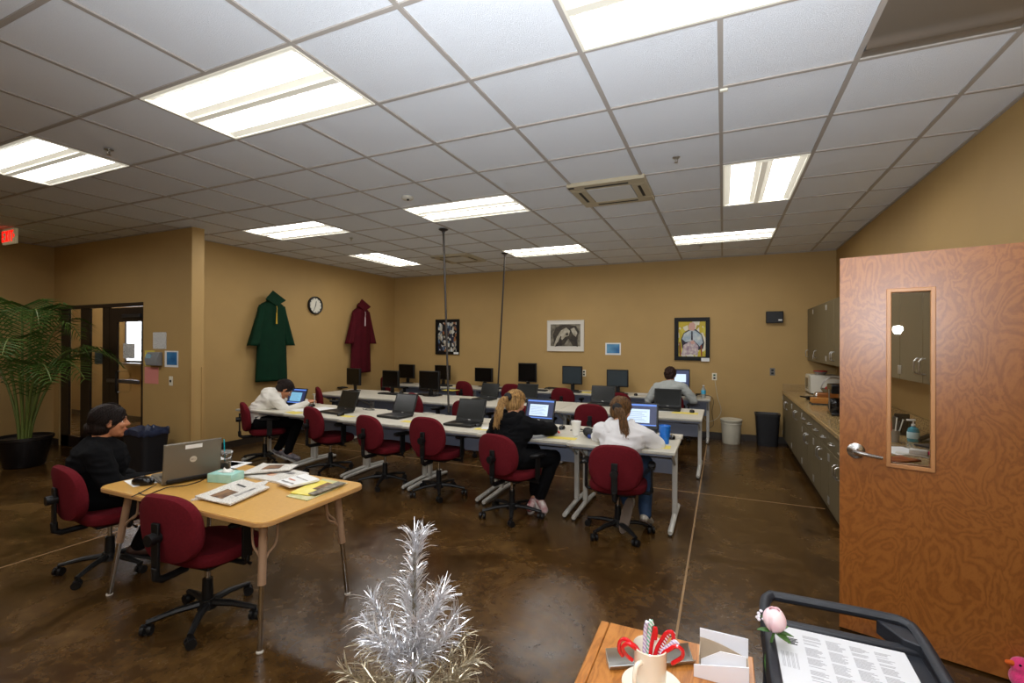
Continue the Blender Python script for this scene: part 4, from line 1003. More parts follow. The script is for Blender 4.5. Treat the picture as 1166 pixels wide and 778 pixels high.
for (px, lab) in ((700,'black keyboard before the monitor under the blue poster'), (648,'black keyboard before the monitor under the white framed picture'), (610,'black keyboard before the monitor left of the white framed picture'), (562,'black keyboard before the monitor left of the right pole'), (503,'black keyboard before the monitor beneath the mosaic picture')):
    p = at_y(px, 440, 5.7); 
    if True: dup(kb, None, (p.x, 5.70, TOP), 0, lab)
def make_mouse():
    t = thing('computer_mouse', 'x', 'mouse', (0,0,0), 0, 'black computer mice')
    m = MB(); pad(m, superell(.031,.052,2.3,20), [(.9,0),(1,.008),(.96,.02),(.75,.031),(.3,.036)], lambda u, v, h: (u, v, h)); m.build('shell', BLACKG, t)
    MB().cbox((0,.028,.034),(.006,.016,.008)).build('scroll_wheel', LAPG, t)
    return t
ms = make_mouse(); msu = [False]
def put_mouse(x, y, rz, lab, z=TOP, sc=1):
    if not msu[0]: msu[0] = True; ms.location = (x,y,z); ms.rotation_euler = (0,0,rz); ms['label'] = lab; ms.scale = (sc,sc,sc); return
    dup(ms, None, (x,y,z), rz, lab, (sc,sc,sc))
for px, py, lab in ((788,468.5,'black mouse right of the laptop at the right end of the middle row'), (640,487,'black mouse between the lit laptop and the white foam cup'), (355,462,'black mouse right of the lit laptop on the left'),
                    (388,472,'black mouse before the second laptop from the left, front row'), (765,498,'black mouse behind the blue tumbler'), (457,447,'black mouse right of the keyboard on the middle row'), (499,450,'black mouse next to the yellow papers on the middle row'), (724,449.5,'black mouse on the back row left of the shirted person'), (545,484,'black mouse right of the laptop beside the black hoodie')):
    p = at_z(px, py, TOP+.015); put_mouse(p.x, p.y, .1, lab)
# papers on the desks
pc = [0]
def paper(x, y, w, d, rz, m, name, lab, cat='paper', z=TOP, th=.0015, group=None):
    pc[0] += 1
    o = MB().box(-w/2, w/2, -d/2, d/2, 0, th).build(name, m, smooth=0, label=lab, cat=cat, group=group or ('yellow papers' if m is YEL else 'white papers')); o.location = (x, y, z); o.rotation_euler = (0,0,rz); return o
for px, py, w, d, rz, lab in ((640,499,.26,.10,.05,'yellow paper at the table edge beside the black sleeve'), (752,509,.16,.13,.05,'yellow paper at the right table corner by the white sleeve'), (468,480.5,.22,.1,-.05,'yellow paper before the sheened laptop'),
                     (552,489,.2,.1,.05,'yellow paper under the laptop left of the black hoodie'), (394,474,.22,.1,-.1,'yellow paper before the second laptop from the left'), (780,470.5,.30,.16,.0,'yellow paper under the mouse on the right middle table'),
                     (513,444.5,.26,.2,-.1,'yellow paper by the left pole on the middle row'), (614,461,.14,.16,0,'yellow paper at the table joint on the middle row'), (336,470,.24,.14,-.3,'yellow paper under the writing hand')):
    p = at_z(px, py, TOP); paper(p.x, p.y, w, d, rz, YEL, 'yellow_paper', lab)
for px, lab in ((668,'yellow paper on the back row right of the monitor under the white picture'), (522,'yellow paper on the back row under the mosaic picture'), (575,'yellow paper on the back row at the right pole')):
    p = at_y(px, 443, 5.80); paper(p.x, 5.80, .2, .22, 0, YEL, 'yellow_paper', lab)
for px, py, w, d, rz, lab in ((755,467.5,.27,.20,.03,'white paper in front of the laptop at the right end of the middle row'), (590,462,.3,.12,0,'long white paper on the middle row behind the ponytail head'), (365,466,.25,.3,-.2,'white sheet between the two left laptops'),
                     (560,488,.2,.13,.3,'crumpled looking white sheet beside the laptop near the black hoodie'), (345,467,.2,.25,-.35,'white sheet under the pen of the person in the white jacket'), (735,449,.28,.2,.3,'white and green papers beside the shirted person')):
    p = at_z(px, py, TOP); paper(p.x, p.y, w, d, rz, PAPERW, 'white_paper', lab, z=TOP+.002)
# cup, tumbler, bottle, phone, bag
p = at_z(656, 496, TOP)
t = thing('foam_cup', 'white foam cup on the front table between the two people', 'cup', (p.x, p.y, TOP))
FOAM = mat('foam_white', (236,234,228), .7)
MB().lathe([(.0,0),(.030,0),(.045,.125),(.048,.128),(.046,.132),(.040,.128),(.028,.006),(.001,.006)], n=28, cap=False).build('cup_body', FOAM, t)
p = at_z(757, 505, TOP)
t = thing('blue_tumbler', 'bright blue plastic tumbler beside the person in the white hoodie', 'cup', (p.x, p.y, TOP))
BLU = mat('tumbler_blue', (34,116,206), .3)
MB().lathe([(.0,0),(.034,0),(.037,.05),(.048,.145),(.050,.15),(.047,.153),(.044,.145),(.033,.008),(.001,.008)], n=28, cap=False).build('cup_body', BLU, t)
m = MB(); 
for z in (.06,.085,.11): m.lathe([(.0385+z*.08,z),(.0405+z*.08,z+.006),(.0392+z*.08,z+.012)], n=28, cap=False)
m.build('grip_rings', BLU, t)
p = at_z(801, 454, TOP)
p = at_y(801, 440, 5.72)
t = thing('water_bottle', 'clear water bottle with a blue label at the right end of the back row', 'bottle', (p.x, 5.72, TOP))
PL = mat('bottle_plastic', (210,216,212), .15, trans=.6, ior=1.3)
MB().lathe([(.0,0),(.031,0),(.033,.02),(.033,.13),(.026,.155),(.013,.175),(.013,.19),(.001,.19)], n=20, cap=False).build('bottle_body', PL, t)
MB().lathe([(.0335,.07),(.0342,.075),(.0342,.125),(.0335,.13)], n=20, cap=False).build('bottle_label', mat('label_blue', (70,176,214), .5), t)
MB().lathe([(.015,.19),(.016,.205),(.002,.206)], n=16).build('cap', mat('cap_white', (230,230,230), .5), t)
p = at_z(628, 493, TOP)
t = thing('mobile_phone', 'small red and black phone on the front table by the black sleeve', 'phone', (p.x, p.y, TOP), .4)
MB().box(-.05,.05,-.032,.032,0,.014).build('body', mat('phone_dark', (50,16,22), .4), t, bevel=.004)
MB().box(-.042,.042,-.025,.025,.014,.016).build('cover', mat('phone_red', (196,50,66), .4), t, smooth=0)
p = at_z(636, 493, TOP)
o = MB().tube([(-.0,-.035,.008),(0,.035,.008)], .008, 8).build('lipstick', mat('orange_red', (226,66,36), .4), label='small orange red stick beside the phone', cat='stick'); o.location = (p.x, p.y, TOP); o.rotation_euler = (0,0,.5)
p = at_z(672, 499, TOP)
t = thing('clutch_bag', 'black and blue bag with cables between the foam cup and the white hoodie', 'bag', (p.x+.03, p.y+.02, TOP))
m = MB(); m.ell((0,0,.04),(.10,.055,.045), None); m.ell((-.06,.01,.055),(.045,.04,.035)); m.ell((.06,.0,.05),(.05,.045,.04)); m.build('bag_body', mat('bag_black', (18,18,20), .6, bump=.4, bscale=60), t)
m = MB(); m.ell((.05,-.045,.028),(.055,.02,.027)); m.ell((-.03,-.045,.02),(.02,.015,.02)); m.build('pouch', mat('bag_blue', (16,50,120), .5), t)
def wire(pts, lab, r=.0035, m=BLACKP): return cord([Vector(q) for q in pts], r, m, lab, 'cables on the desks')
for px, py, lab in ((395+25,467,'tangle of cable right of the second laptop from the left'), (487,472,'white cable loops right of the sheened laptop'), (660,492,'cable loop left of the black bag'), (764,500,'cable loop behind the blue tumbler'), (790,462,'cable behind the mouse on the right middle table'), (360,461,'cable curling on the left front table')):
    p = at_z(px, py, TOP); rr = random.Random(px); pts = []
    for k in range(9): pts.append((p.x + .07*math.cos(k*1.3)+.03*rr.uniform(-1,1), p.y+.05*math.sin(k*1.3)+.03*rr.uniform(-1,1), TOP+.005+.012*rr.random()))
    wire(pts, lab, .003, mat('cable_'+str(px), (196,190,176) if px in (487,764,360) else (24,24,26), .5))
p = at_y(803, 458, 5.95)
wire([(p.x-.08,5.95,TOP+.01),(p.x+.06,5.97,TOP+.02),(p.x+.12,6.0,.62),(p.x+.1,5.95,.45),(p.x+.12,5.98,.25),(p.x+.04,5.98,.18)], 'black cable drooping off the right end of the back row')
for px, lab in ((688,'dark cable mess on the back row between the two slate monitors'), (628,'dark cable mess on the back row right of the black monitor'), (790,'dark clutter of cables beside the water bottle')):
    p = at_y(px, 445, 5.95); rr = random.Random(px); pts = [(p.x+rr.uniform(-.14,.14), 5.95+rr.uniform(-.1,.12), TOP+.01+rr.uniform(0,.03)) for _ in range(14)]
    wire(pts, lab, .006)
# flag-like small webcams on row two chairs are armrests of the chairs themselves

# ================================================================ YELLOW TABLE
TY = .67
X0, X1, Y0_, Y1_ = -3.40, -1.985, -.625, .095
t = thing('activity_table', 'yellow laminate table with adjustable splayed legs in the left foreground', 'table', ((X0+X1)/2, (Y0_+Y1_)/2, 0))
hx, hy = (X1-X0)/2, (Y1_-Y0_)/2
def rrect(hx, hy, r, n=6):
    o = []
    for cx, cy, a0 in ((hx-r,hy-r,0),(-hx+r,hy-r,PI/2),(-hx+r,-hy+r,PI),(hx-r,-hy+r,1.5*PI)):
        for k in range(n+1): a = a0+PI/2*k/n; o.append((cx+r*math.cos(a), cy+r*math.sin(a)))
    return o
MB().prism(rrect(hx, hy, .07), TY-.028, TY).build('tabletop', MAPLE, t, bevel=.003)
MB().prism(rrect(hx+.003, hy+.003, .072), TY-.024, TY-.006).build('edge_band', mat('edge_tan', (196,150,96), .45), t, smooth=30)
LEGT = mat('leg_tan', (172,140,112), .4, .2)
for sx in (-1, 1):
    for sy in (-1, 1):
        tx, ty = sx*(hx-.13), sy*(hy-.11); bx_, by_ = sx*(hx-.09), sy*(hy-.06)
        if sx < 0: bx_ = sx*(hx-.02)
        def L(q): return (tx+(bx_-tx)*q, ty+(by_-ty)*q, (TY-.03)*(1-q))
        l = MB().tube([L(0), L(.5)], .020, 14).build('leg', LEGT, t)
        MB().tube([L(.48), L(.985)], .0135, 12).build('leg_extension', CHROME, l)
        MB().lathe([(.016,0),(.018,.006),(.012,.014)], (L(1)[0],L(1)[1],0), 12).build('glide', mat('glide_white', (206,200,190), .5) if 'glide_white' not in bpy.data.materials else bpy.data.materials['glide_white'], l)
        for dx, dy in ((-sx*.085,0),(0,-sy*.085)):
            a0 = Vector((tx+dx, ty+dy, TY-.03)); q = Vector(L(.30)); q2 = Vector(L(.38))
            MB().tube(smooth_pts([a0, a0+Vector((0,0,-.12))+(q-a0)*.1, q+(a0-q)*.35+Vector((0,0,-.06)), q2]), .006, 8).build('brace', LEGT, l)
# grey laptop seen from behind
t = thing('laptop', 'grey laptop with its back to the camera on the yellow table', 'laptop', (-3.005, -.315, TY+.0005), math.radians(-107))
W, D, LH = .31, .25, .232; a = math.radians(8)
b = MB().box(-W/2, W/2, -D, 0, .004, .026).build('base', LAPG, t, bevel=.005)
MB().box(-W/2+.02, W/2-.02, -D+.10, -.03, .0262, .0285).build('keyboard', BLACKP, b, smooth=0)
M = Matrix.Translation((0,0,.024)) @ Matrix.Rotation(-a, 4, 'X')
m = MB(); m.M = M; m.box(-W/2, W/2, 0, .013, 0, LH); lid = m.build('lid', LAPG, t, bevel=.006)
m = MB(); m.M = M; m.box(-W/2+.015, W/2-.015, -.001, 0, .02, LH-.015); m.build('display', SCRDARK, lid, smooth=0)
m = MB(); m.M = M @ Matrix.Translation((0,.0132,LH*.52)) @ Matrix.Rotation(-PI/2, 4, 'X'); m.lathe([(.001,0),(.019,0),(.019,.0012),(.001,.0014)], n=28); lg = m.build('logo_disc', mat('logo_silver', (206,204,196), .3, .6), lid)
m = MB(); m.M = M; m.box(-.045,.045,.013,.0142,LH-.042,LH-.018); m.build('white_label', PAPERW, lid, smooth=0)
m = MB(); m.M = M; m.box(-W/2+.02, W/2-.02, -.004,.02,-.012,.012); m.build('hinge', BLACKP, t, bevel=.004)
tx = letters('DELL', -.0135, -.0035, .007, .0055, .0016, .0013, -.0004, .0, LAPG, lg, 'logo_letters')
tx.matrix_local = M @ Matrix.Translation((0,.0148,LH*.52)) @ Matrix.Rotation(PI, 4, 'Z')
p = at_z(163, 548, TY+.02); put_mouse(p.x, p.y, -1.3, 'black mouse on the white pad at the corner of the yellow table', TY+.002, 1.3)
p = at_z(166, 546, TY); o = paper(p.x+.06, p.y+.06, .20, .34, -.25, PAPERW, 'white_paper', 'white sheet under the mouse on the yellow table', z=TY+.0005)
c = [at_z(158,561,TY+.004), at_z(166,564,TY+.004), at_z(180,559,TY+.004), at_z(192,555,TY+.01), at_z(210,553,TY+.004), at_z(228,548,TY+.004), at_z(238,541,TY+.004)]
cord(c, .003, BLACKP, 'black cable running along the front of the grey laptop', 'cables on the yellow table')
c = [at_z(150,566,TY+.004), at_z(156,563,TY+.004), at_z(170,556,TY+.004), at_z(178,552,TY+.01)]
cord(c, .003, BLACKP, 'black mouse cable at the front edge of the yellow table', 'cables on the yellow table')
c = [at_z(262,533,TY+.004), at_z(270,535,TY+.004), at_z(274,538,TY+.004), at_z(266,541,TY+.004)]
cord(c, .003, BLACKP, 'short black cable right of the drink cup', 'cables on the yellow table')
# tissue box
p = at_z(252, 549, TY)
t = thing('tissue_box', 'pale aqua tissue box on the yellow table', 'tissue box', (p.x, p.y+.03, TY), .25)
AQ = mat('tissue_aqua', (150,206,196), .5, c2=(176,220,208), vscale=20)
MB().box(-.085,.085,-.055,.055,0,.055).build('carton', AQ, t, bevel=.004)
MB().prism(superell(.05,.022,2,20), .0552, .0565).build('opening', mat('tissue_film', (222,232,226), .5), t)
def ts(u, v):
    return (-.045+u*.09, -.02+v*.04+.006*math.sin(u*9), .0566+.022*math.sin(PI*u)*math.sin(PI*v)+.006*math.sin(u*12+v*7)*math.sin(PI*v))
MB().grid(ts, 14, 10).build('tissue', mat('tissue_white', (240,238,232), .8), t, solid=.001)
# iced drink
p = at_z(255.5, 538, TY)
t = thing('drink_cup', 'clear plastic drink cup with a teal straw behind the tissue box', 'cup', (p.x, p.y, TY))
MB().lathe([(.0,0),(.032,0),(.047,.125),(.050,.128),(.0485,.13),(.0455,.125),(.0305,.003),(.001,.003)], n=28, cap=False).build('cup_body', mat('clear_plastic', (244,246,246), .06, trans=.95, ior=1.15), t)
MB().lathe([(.0,.004),(.030,.004),(.0385,.075),(.001,.076)], n=28, cap=False).build('drink', mat('drink', (214,196,170), .2, trans=.5, ior=1.2), t)
MB().lathe([(.0505,.128),(.051,.134),(.044,.142),(.010,.144)], n=28, cap=False).build('lid', mat('clear_lid', (240,244,244), .1, trans=.8, ior=1.15), t)
MB().tube([(.01,.0,.01),(.0,-.004,.22)], .004, 8).build('straw', mat('teal_straw', (0,150,160), .4), t)
p = at_z(246, 540, TY); o = MB().tube([(0,0,0),(0,0,.10)], [.008,.006], 8).build('glue_stick', mat('glue_cream', (226,206,160), .5), label='small cream stick standing left of the drink cup', cat='stick'); o.location = (p.x, p.y, TY)
p = at_z(250, 544.5, TY); o = MB().lathe([(.016,0),(.017,.01),(.010,.016)], n=16).build('orange_cap', mat('orange_cap', (226,96,40), .5), label='small orange cap behind the tissue box', cat='cap'); o.location = (p.x, p.y, TY)
# newspapers and magazines
def newspaper(P, lab, m=NEWSP, th=.003, z=TY+.0005, name='newspaper', pics=(), seed=0, group='newspapers on the yellow table', cat='newspaper', curl=.004):
    # P: four corner points (px) -> sheet lying on the table
    q = [at_z(x, y, z) for x, y in P]
    c = sum(q, Vector())/4; q = [v-c for v in q]
    def fn(u, v):
        a = q[0].lerp(q[1], u); b = q[3].lerp(q[2], u); p_ = a.lerp(b, v)
        return (p_.x, p_.y, th + curl*math.sin(u*5+seed)*math.sin(v*4+seed)**2 + curl)
    mb = MB(); mb.grid(fn, 12, 10); n0 = len(mb.v)
    mb.grid(lambda u, v: (fn(u,v)[0], fn(u,v)[1], .0003), 12, 10)
    def rim(k): pass
    nu, nv = 12, 10; ring = [i for i in range(nu+1)] + [j*(nu+1)+nu for j in range(1, nv+1)] + [nv*(nu+1)+i for i in range(nu-1, -1, -1)] + [j*(nu+1) for j in range(nv-1, 0, -1)]
    for a_, b_ in zip(ring, ring[1:]+ring[:1]): mb.f.append((a_, b_, n0+b_, n0+a_)); mb.m.append(0)
    o = mb.build(name, m, smooth=30, label=lab, cat=cat, group=group); o.location = (c.x, c.y, z)
    for (u0, u1, v0, v1, mm, nm) in pics:
        k = MB(); k.grid(lambda u, v: tuple(Vector(fn(u0+(u1-u0)*u, v0+(v1-v0)*v)) + Vector((0,0,.0012))), 8, 6); k.build(nm, mm, o)
    return o
PIC1 = mat('news_photo', (150,110,70), .6, c2=(70,46,34), vscale=30); PIC2 = mat('news_red', (186,80,50), .6, c2=(210,180,150), vscale=30); PIC3 = mat('news_grey', (90,86,84), .6, c2=(190,186,180), vscale=40)
HEADL = mat('headline_ink', (60,56,52), .7); MAGY = mat('magazine_yellow', (230,206,40), .35, c2=(236,224,130), vscale=8); MAGG = mat('magazine_green', (176,180,110), .4, c2=(214,206,170), vscale=20)
newspaper([(217,571),(252,559),(306,548),(300,556)], 'bottom folded newspaper nearest the table edge', pics=(), seed=1, z=TY+.0005)
newspaper([(222,567),(262,576),(307,556),(276,547)], 'folded newspaper with a brown photo on the yellow table', pics=((.25,.62,.12,.5,PIC1,'photo'),(.2,.5,.72,.78,HEADL,'headline'),(.7,.8,.3,.8,PIC3,'text_block')), seed=2, z=TY+.010, th=.004)
newspaper([(272,543),(322,552),(352,541),(300,529)], 'spread newspaper with a small red photo in the pile centre', pics=((.45,.6,.3,.5,PIC2,'photo'),(.1,.4,.6,.68,HEADL,'headline'),(.55,.85,.62,.8,PIC3,'text_block')), seed=3, z=TY+.0005, th=.008)
newspaper([(272,541),(330,536),(340,530),(298,529)], 'newspaper with a brown photo at the far table edge', pics=((.3,.7,.3,.8,PIC1,'photo'),), seed=5, z=TY+.022, th=.003)
newspaper([(314,550),(330,556),(364,548),(348,541)], 'thick white paper stack in the pile on the yellow table', m=PAPERW, seed=4, z=TY+.018, th=.009, curl=.002, pics=((.1,.9,.12,.2,PIC3,'text_block'),(.1,.55,.35,.42,PIC2,'red_heading'),(.1,.9,.6,.66,PIC3,'text_block')), name='paper_stack', cat='paper stack')
newspaper([(326,566),(350,571),(396,551),(368,546)], 'yellow and green catalogue at the near right table edge', m=MAGG, seed=6, th=.004, curl=.001, name='magazine', cat='magazine', group='magazines on the yellow table')
newspaper([(330,562),(352,565),(385,552),(362,547)], 'yellow covered magazine on top of the catalogue', m=MAGY, seed=7, z=TY+.0075, th=.003, curl=.001, name='magazine', cat='magazine', group='magazines on the yellow table', pics=((.55,.95,.4,.95,PIC1,'cover_photo'),))
newspaper([(351,563),(359,564),(394,551),(385,549)], 'dark backed magazine on the right of the magazine pile', m=mat('magazine_dark', (44,40,40), .4, c2=(150,140,120), vscale=30), seed=8, z=TY+.013, th=.003, curl=.001, name='magazine', cat='magazine', group='magazines on the yellow table')
p = at_z(186, 533, TY); paper(-3.24, .0, .28, .2, .1, PAPERW, 'white_paper', 'white sheet behind the grey laptop at the far table edge', z=TY+.001)
p = at_z(266, 529, TY); paper(p.x, p.y-.03, .2, .2, .2, PAPERW, 'white_paper', 'white sheet behind the drink cup', z=TY+.001)
# ================================================================ CABINETS AND COUNTER
FX, CT = .875, .82
def pull(mb, x, y, z, vertical, L=.10):
    h = L/2
    if vertical: P = [(x,y,z-h),(x-.018,y,z-h),(x-.032,y,z-h+.016),(x-.032,y,z+h-.016),(x-.018,y,z+h),(x,y,z+h)]
    else: P = [(x,y-h,z),(x-.018,y-h,z),(x-.032,y-h+.016,z),(x-.032,y+h-.016,z),(x-.018,y+h,z),(x,y+h,z)]
    return mb.tube(P, .0055, 8)
HINGE = mat('hinge_steel', (196,194,188), .35, .8)
def door_panel(parent, y0, y1, z0, z1, hy, hz, x, hinge_y=None, hz2=None):
    d = MB().box(x-.018, x, y0+.003, y1-.003, z0+.003, z1-.003).build('door', CABM, parent, bevel=.002)
    pull(MB(), x-.018, hy, hz, True).build('handle', STEEL, d)
    if hinge_y is not None:
        for z in (z0+.07, z1-.07): MB().box(x-.023, x-.016, hinge_y-.010, hinge_y+.010, z-.032, z+.032).build('hinge', HINGE, d, bevel=.002)
bounds = [6.155, 5.10, 4.20, 3.43, 2.68, 1.93, 1.20]
nm = ['farthest base cabinet with tall doors beside the black trash can', 'base cabinet with tall doors under the white microwave side of the counter', 'base cabinet with two drawers, far one of the drawer units', 'base cabinet with two drawers, middle of the drawer units', 'base cabinet with two drawers, next to the wooden door edge', 'base cabinet hidden behind the wooden door']
for k in range(6):
    y1, y0 = bounds[k], bounds[k+1]
    t = thing('base_cabinet', nm[k], 'cabinet', (0,0,0), 0, 'base cabinets on the right wall')
    m = MB(); m.box(FX, XR-.001, y0+.001, y1-.001, .10, CT-.04); m.box(FX+.05, XR-.02, y0+.001, y1-.001, 0, .10); m.build('body', CABM, t, smooth=0)
    MB().box(FX+.045, FX+.05, y0+.001, y1-.001, .0, .10).build('toe_kick', BASEB, t, smooth=0)
    ym = (y0+y1)/2; zt = CT-.045
    if k < 2:
        door_panel(t, ym, y1, .11, zt, ym+.05, zt-.13, FX, y1-.02); door_panel(t, y0, ym, .11, zt, ym-.05, zt-.13, FX, y0+.02)
    else:
        zd = CT-.20
        for a, b in ((ym, y1), (y0, ym)):
            d = MB().box(FX-.018, FX, a+.003, b-.003, zd+.003, zt-.003).build('drawer', CABM, t, bevel=.002)
            pull(MB(), FX-.018, (a+b)/2, (zd+zt)/2, False).build('handle', STEEL, d)
        door_panel(t, ym, y1, .11, zd, ym+.045, zd-.11, FX, y1-.02); door_panel(t, y0, ym, .11, zd, ym-.045, zd-.11, FX, y0+.02)
t = thing('countertop', 'speckled tan countertop running along the right wall', 'countertop', (0,0,0))
MB().box(FX-.03, XR-.001, 1.19, YB-.001, CT-.04, CT).build('worktop', COUNTER, t, bevel=.006)
m = MB(); m.box(XR-.02, XR-.001, 1.19, YB-.001, CT, CT+.10); m.box(FX-.02, XR-.02, YB-.02, YB-.001, CT, CT+.10); m.build('backsplash', COUNTER, t, bevel=.003)
UX, UZ0, UZ1 = 1.20, 1.285, 2.06
ub = [6.155, 5.65, 4.74, 3.87, 2.97, 2.06, 1.20]
un = ['upper cabinet in the far corner above the microwave', 'wide single upper cabinet, second from the far corner', 'upper cabinet with a pair of handles beside the wooden door', 'upper cabinet hidden by the edge of the wooden door', 'upper cabinet partly seen at the left side of the door glass', 'upper cabinet seen through the glass of the wooden door']
for k in range(6):
    y1, y0 = ub[k], ub[k+1]
    t = thing('upper_cabinet', un[k], 'cabinet', (0,0,0), 0, 'upper cabinets on the right wall')
    MB().box(UX, XR-.001, y0+.001, y1-.001, UZ0, UZ1).build('body', CABM, t, smooth=0)
    if k < 2: door_panel(t, y0, y1, UZ0, UZ1, y1-.07 if k == 0 else y1-.25, UZ0+.11, UX, y0+.02)
    else:
        ym = (y0+y1)/2
        door_panel(t, ym, y1, UZ0, UZ1, ym+.045, UZ0+.11, UX, y1-.02); door_panel(t, y0, ym, UZ0, UZ1, ym-.045, UZ0+.11, UX, y0+.02)
# counter items
t = thing('microwave', 'white microwave oven in the far corner of the counter', 'microwave', (1.16, 5.72, CT))
MB().box(0, .36, -.02, .42, .012, .27).build('case', mat('appliance_white', (224,220,206), .35), t, bevel=.008)
MB().box(-.012, 0, .09, .41, .02, .262).build('door', mat('appliance_front', (206,200,180), .35), t, bevel=.003)
MB().box(-.014, -.011, .14, .36, .06, .22).build('window', mat('oven_window', (70,84,80), .15), t, smooth=0)
MB().box(-.013, 0, -.018, .085, .02, .262).build('control_panel', mat('control_grey', (190,186,170), .4), t, smooth=0)
m = MB()
for x in (.03,.33):
    for y in (.02,.38): m.lathe([(.012,0),(.014,.012)], (x,y,0), 10)
m.build('feet', BLACKP, t)
p = (1.30, 5.85, CT+.271)
t = thing('red_tray', 'small glass bowl with a red rim on top of the microwave', 'bowl', p)
MB().lathe([(.0,0),(.05,0),(.085,.05),(.082,.05),(.048,.004),(.001,.004)], n=24, cap=False).build('bowl', mat('bowl_glass', (180,170,160), .15, trans=.5), t)
MB().lathe([(.083,.046),(.09,.052),(.088,.060),(.082,.054)], n=24, cap=False).build('rim', mat('rim_red', (170,26,30), .4), t)
def on(px, py, z=CT): return at_z(px, py, z)
p = on(935, 460); 
t = thing('wooden_box', 'brown wooden box lying on the counter by the coffee maker', 'box', (p.x+.05, p.y-.05, CT), .0)
MB().box(-.16,.16,-.08,.09,.015,.075).build('box', mat('honey_wood', (168,104,36), .4, c2=(196,132,54), vscale=12, stretch=(1,6,6)), t, bevel=.004)
MB().box(-.17,.17,-.09,.10,0,.015).build('base_tray', mat('tray_dark', (40,44,40), .4), t, bevel=.003)
t = thing('frying_pan', 'black pan in front of the microwave', 'pan', (p.x+.0, p.y+.42, CT))
MB().lathe([(.0,0),(.09,0),(.115,.035),(.111,.036),(.088,.005),(.001,.005)], n=26, cap=False).build('pan', BLACKP, t)
MB().tube([(-.10,-.02,.033),(-.17,-.05,.045)], .009, 8).build('handle', BLACKP, t)
t = thing('toaster', 'brown and chrome toaster between the pan and the basket', 'toaster', (p.x+.10, p.y+.20, CT))
MB().box(-.12,.12,-.07,.07,.0,.12).build('case', mat('toaster_brown', (150,88,30), .35), t, bevel=.015)
m = MB(); m.ell((-.11,0,.075),(.04,.06,.05)); m.build('end_cap', CHROME, t)
m = MB(); m.box(-.09,.09,-.035,-.015,.119,.122); m.box(-.09,.09,.015,.035,.119,.122); m.build('slots', BLACKP, t, smooth=0)
q = on(945, 455)
t = thing('glass_basket', 'oval basket with a tall loop handle and red contents beside the coffee maker', 'basket', (q.x+.06, q.y+.1, CT))
MB().lathe([(.0,.05),(.10,.05),(.15,.13),(.146,.13),(.098,.055),(.001,.055)], n=28, cap=False).build('bowl', mat('basket_glass', (170,160,130), .2, trans=.3), t)
m = MB(); m.lathe([(.075,0),(.06,.015),(.055,.03),(.07,.052)], n=20); m.build('foot', mat('foot_grey', (90,84,66), .4), t)
m = MB(); m.tube([(-.14*math.cos(a), 0, .12+.16*math.sin(a)) for a in [PI*k/14 for k in range(15)]], .006, 8); m.build('handle', STEEL, t)
m = MB(); m.ell((.0,0,.13),(.10,.09,.05)); m.build('red_filling', mat('filling_red', (160,16,34), .5), t)
q = on(947, 473)
t = thing('coffee_maker', 'black coffee maker at the edge of the wooden door', 'coffee maker', (q.x+.075, q.y+.04, CT))
m = MB(); m.box(-.09,.09,-.12,.12,0,.03); m.box(.01,.09,-.12,.12,.03,.27); m.box(-.09,.09,-.12,.12,.22,.31); m.build('housing', BLACKG, t, bevel=.008)
MB().lathe([(.0,.032),(.055,.032),(.068,.08),(.06,.15),(.045,.17),(.001,.17)], (-.035,0,0), 20, cap=False).build('carafe', mat('carafe_dark', (20,16,14), .06), t)
m = MB(); m.tube([(-.095,-.05,.05),(-.10,-.05,.26)], .006, 8); m.build('handle', STEEL, t)
q = on(961, 481); o = MB().grid(lambda u, v: (-.06+.12*u, -.05+.10*v, .003+.025*math.sin(PI*u)*math.sin(PI*v)**2+.006*math.sin(9*u+5*v)), 14, 12).build('cloth', mat('cloth_white', (232,230,222), .9), label='crumpled white cloth on the counter at the door edge', cat='cloth', solid=.003); o.location = (q.x+.03, q.y, CT+.012)
# items seen through the door glass
q = on(1017, 503)
t = thing('pen_cup', 'grey cup of pens and scissors behind the door glass', 'pen cup', (q.x, q.y, CT))
MB().lathe([(.0,0),(.036,0),(.040,.085),(.037,.085),(.033,.004),(.001,.004)], n=22, cap=False).build('cup', mat('cup_grey', (150,146,136), .4), t)
for k, (c, dx, dy) in enumerate((((220,190,30),-.03,.0),((190,30,40),-.01,.02),((230,230,220),.02,-.01),((60,60,60),.04,.01),((200,206,200),.06,0),((240,240,236),-.035,.02))):
    MB().tube([(dx*.3,dy*.3,.01),(dx,dy,.155+.012*(k % 3))], .0042, 7).build('pen', mat('pen_%d' % k, c, .4), t)
q = on(1028, 496)
t = thing('desk_organizer', 'black desk organizer behind the pen cup, seen through the door glass', 'organizer', (q.x+.02, q.y+.05, CT))
m = MB(); m.box(-.06,.06,-.05,.05,0,.012); m.box(-.06,-.05,-.05,.05,.012,.14); m.box(.05,.06,-.05,.05,.012,.11); m.box(-.05,.05,.04,.05,.012,.16); m.box(-.004,.004,-.05,.04,.012,.12); m.build('organizer_body', BLACKP, t, bevel=.006)
q = on(1040, 503)
t = thing('hand_sanitizer', 'pump bottle of blue hand sanitizer behind the door glass', 'bottle', (q.x, q.y, CT))
MB().lathe([(.0,0),(.034,0),(.037,.01),(.037,.075),(.030,.098),(.014,.108),(.014,.115),(.001,.115)], n=24, cap=False).build('bottle_body', mat('gel_blue', (90,196,226), .1, trans=.5, ior=1.3), t)
MB().lathe([(.0375,.025),(.038,.028),(.038,.07),(.0375,.072)], n=24, cap=False).build('bottle_label', mat('gel_label', (190,220,226), .5), t)
m = MB(); m.tube([(0,0,.113),(0,0,.130)], .013, 12); m.tube([(0,0,.13),(0,0,.155)], .005, 8); m.box(-.04,.012,-.008,.008,.152,.164); m.build('pump', mat('pump_white', (232,232,228), .4), t, bevel=.002)
q = on(1040, 519)
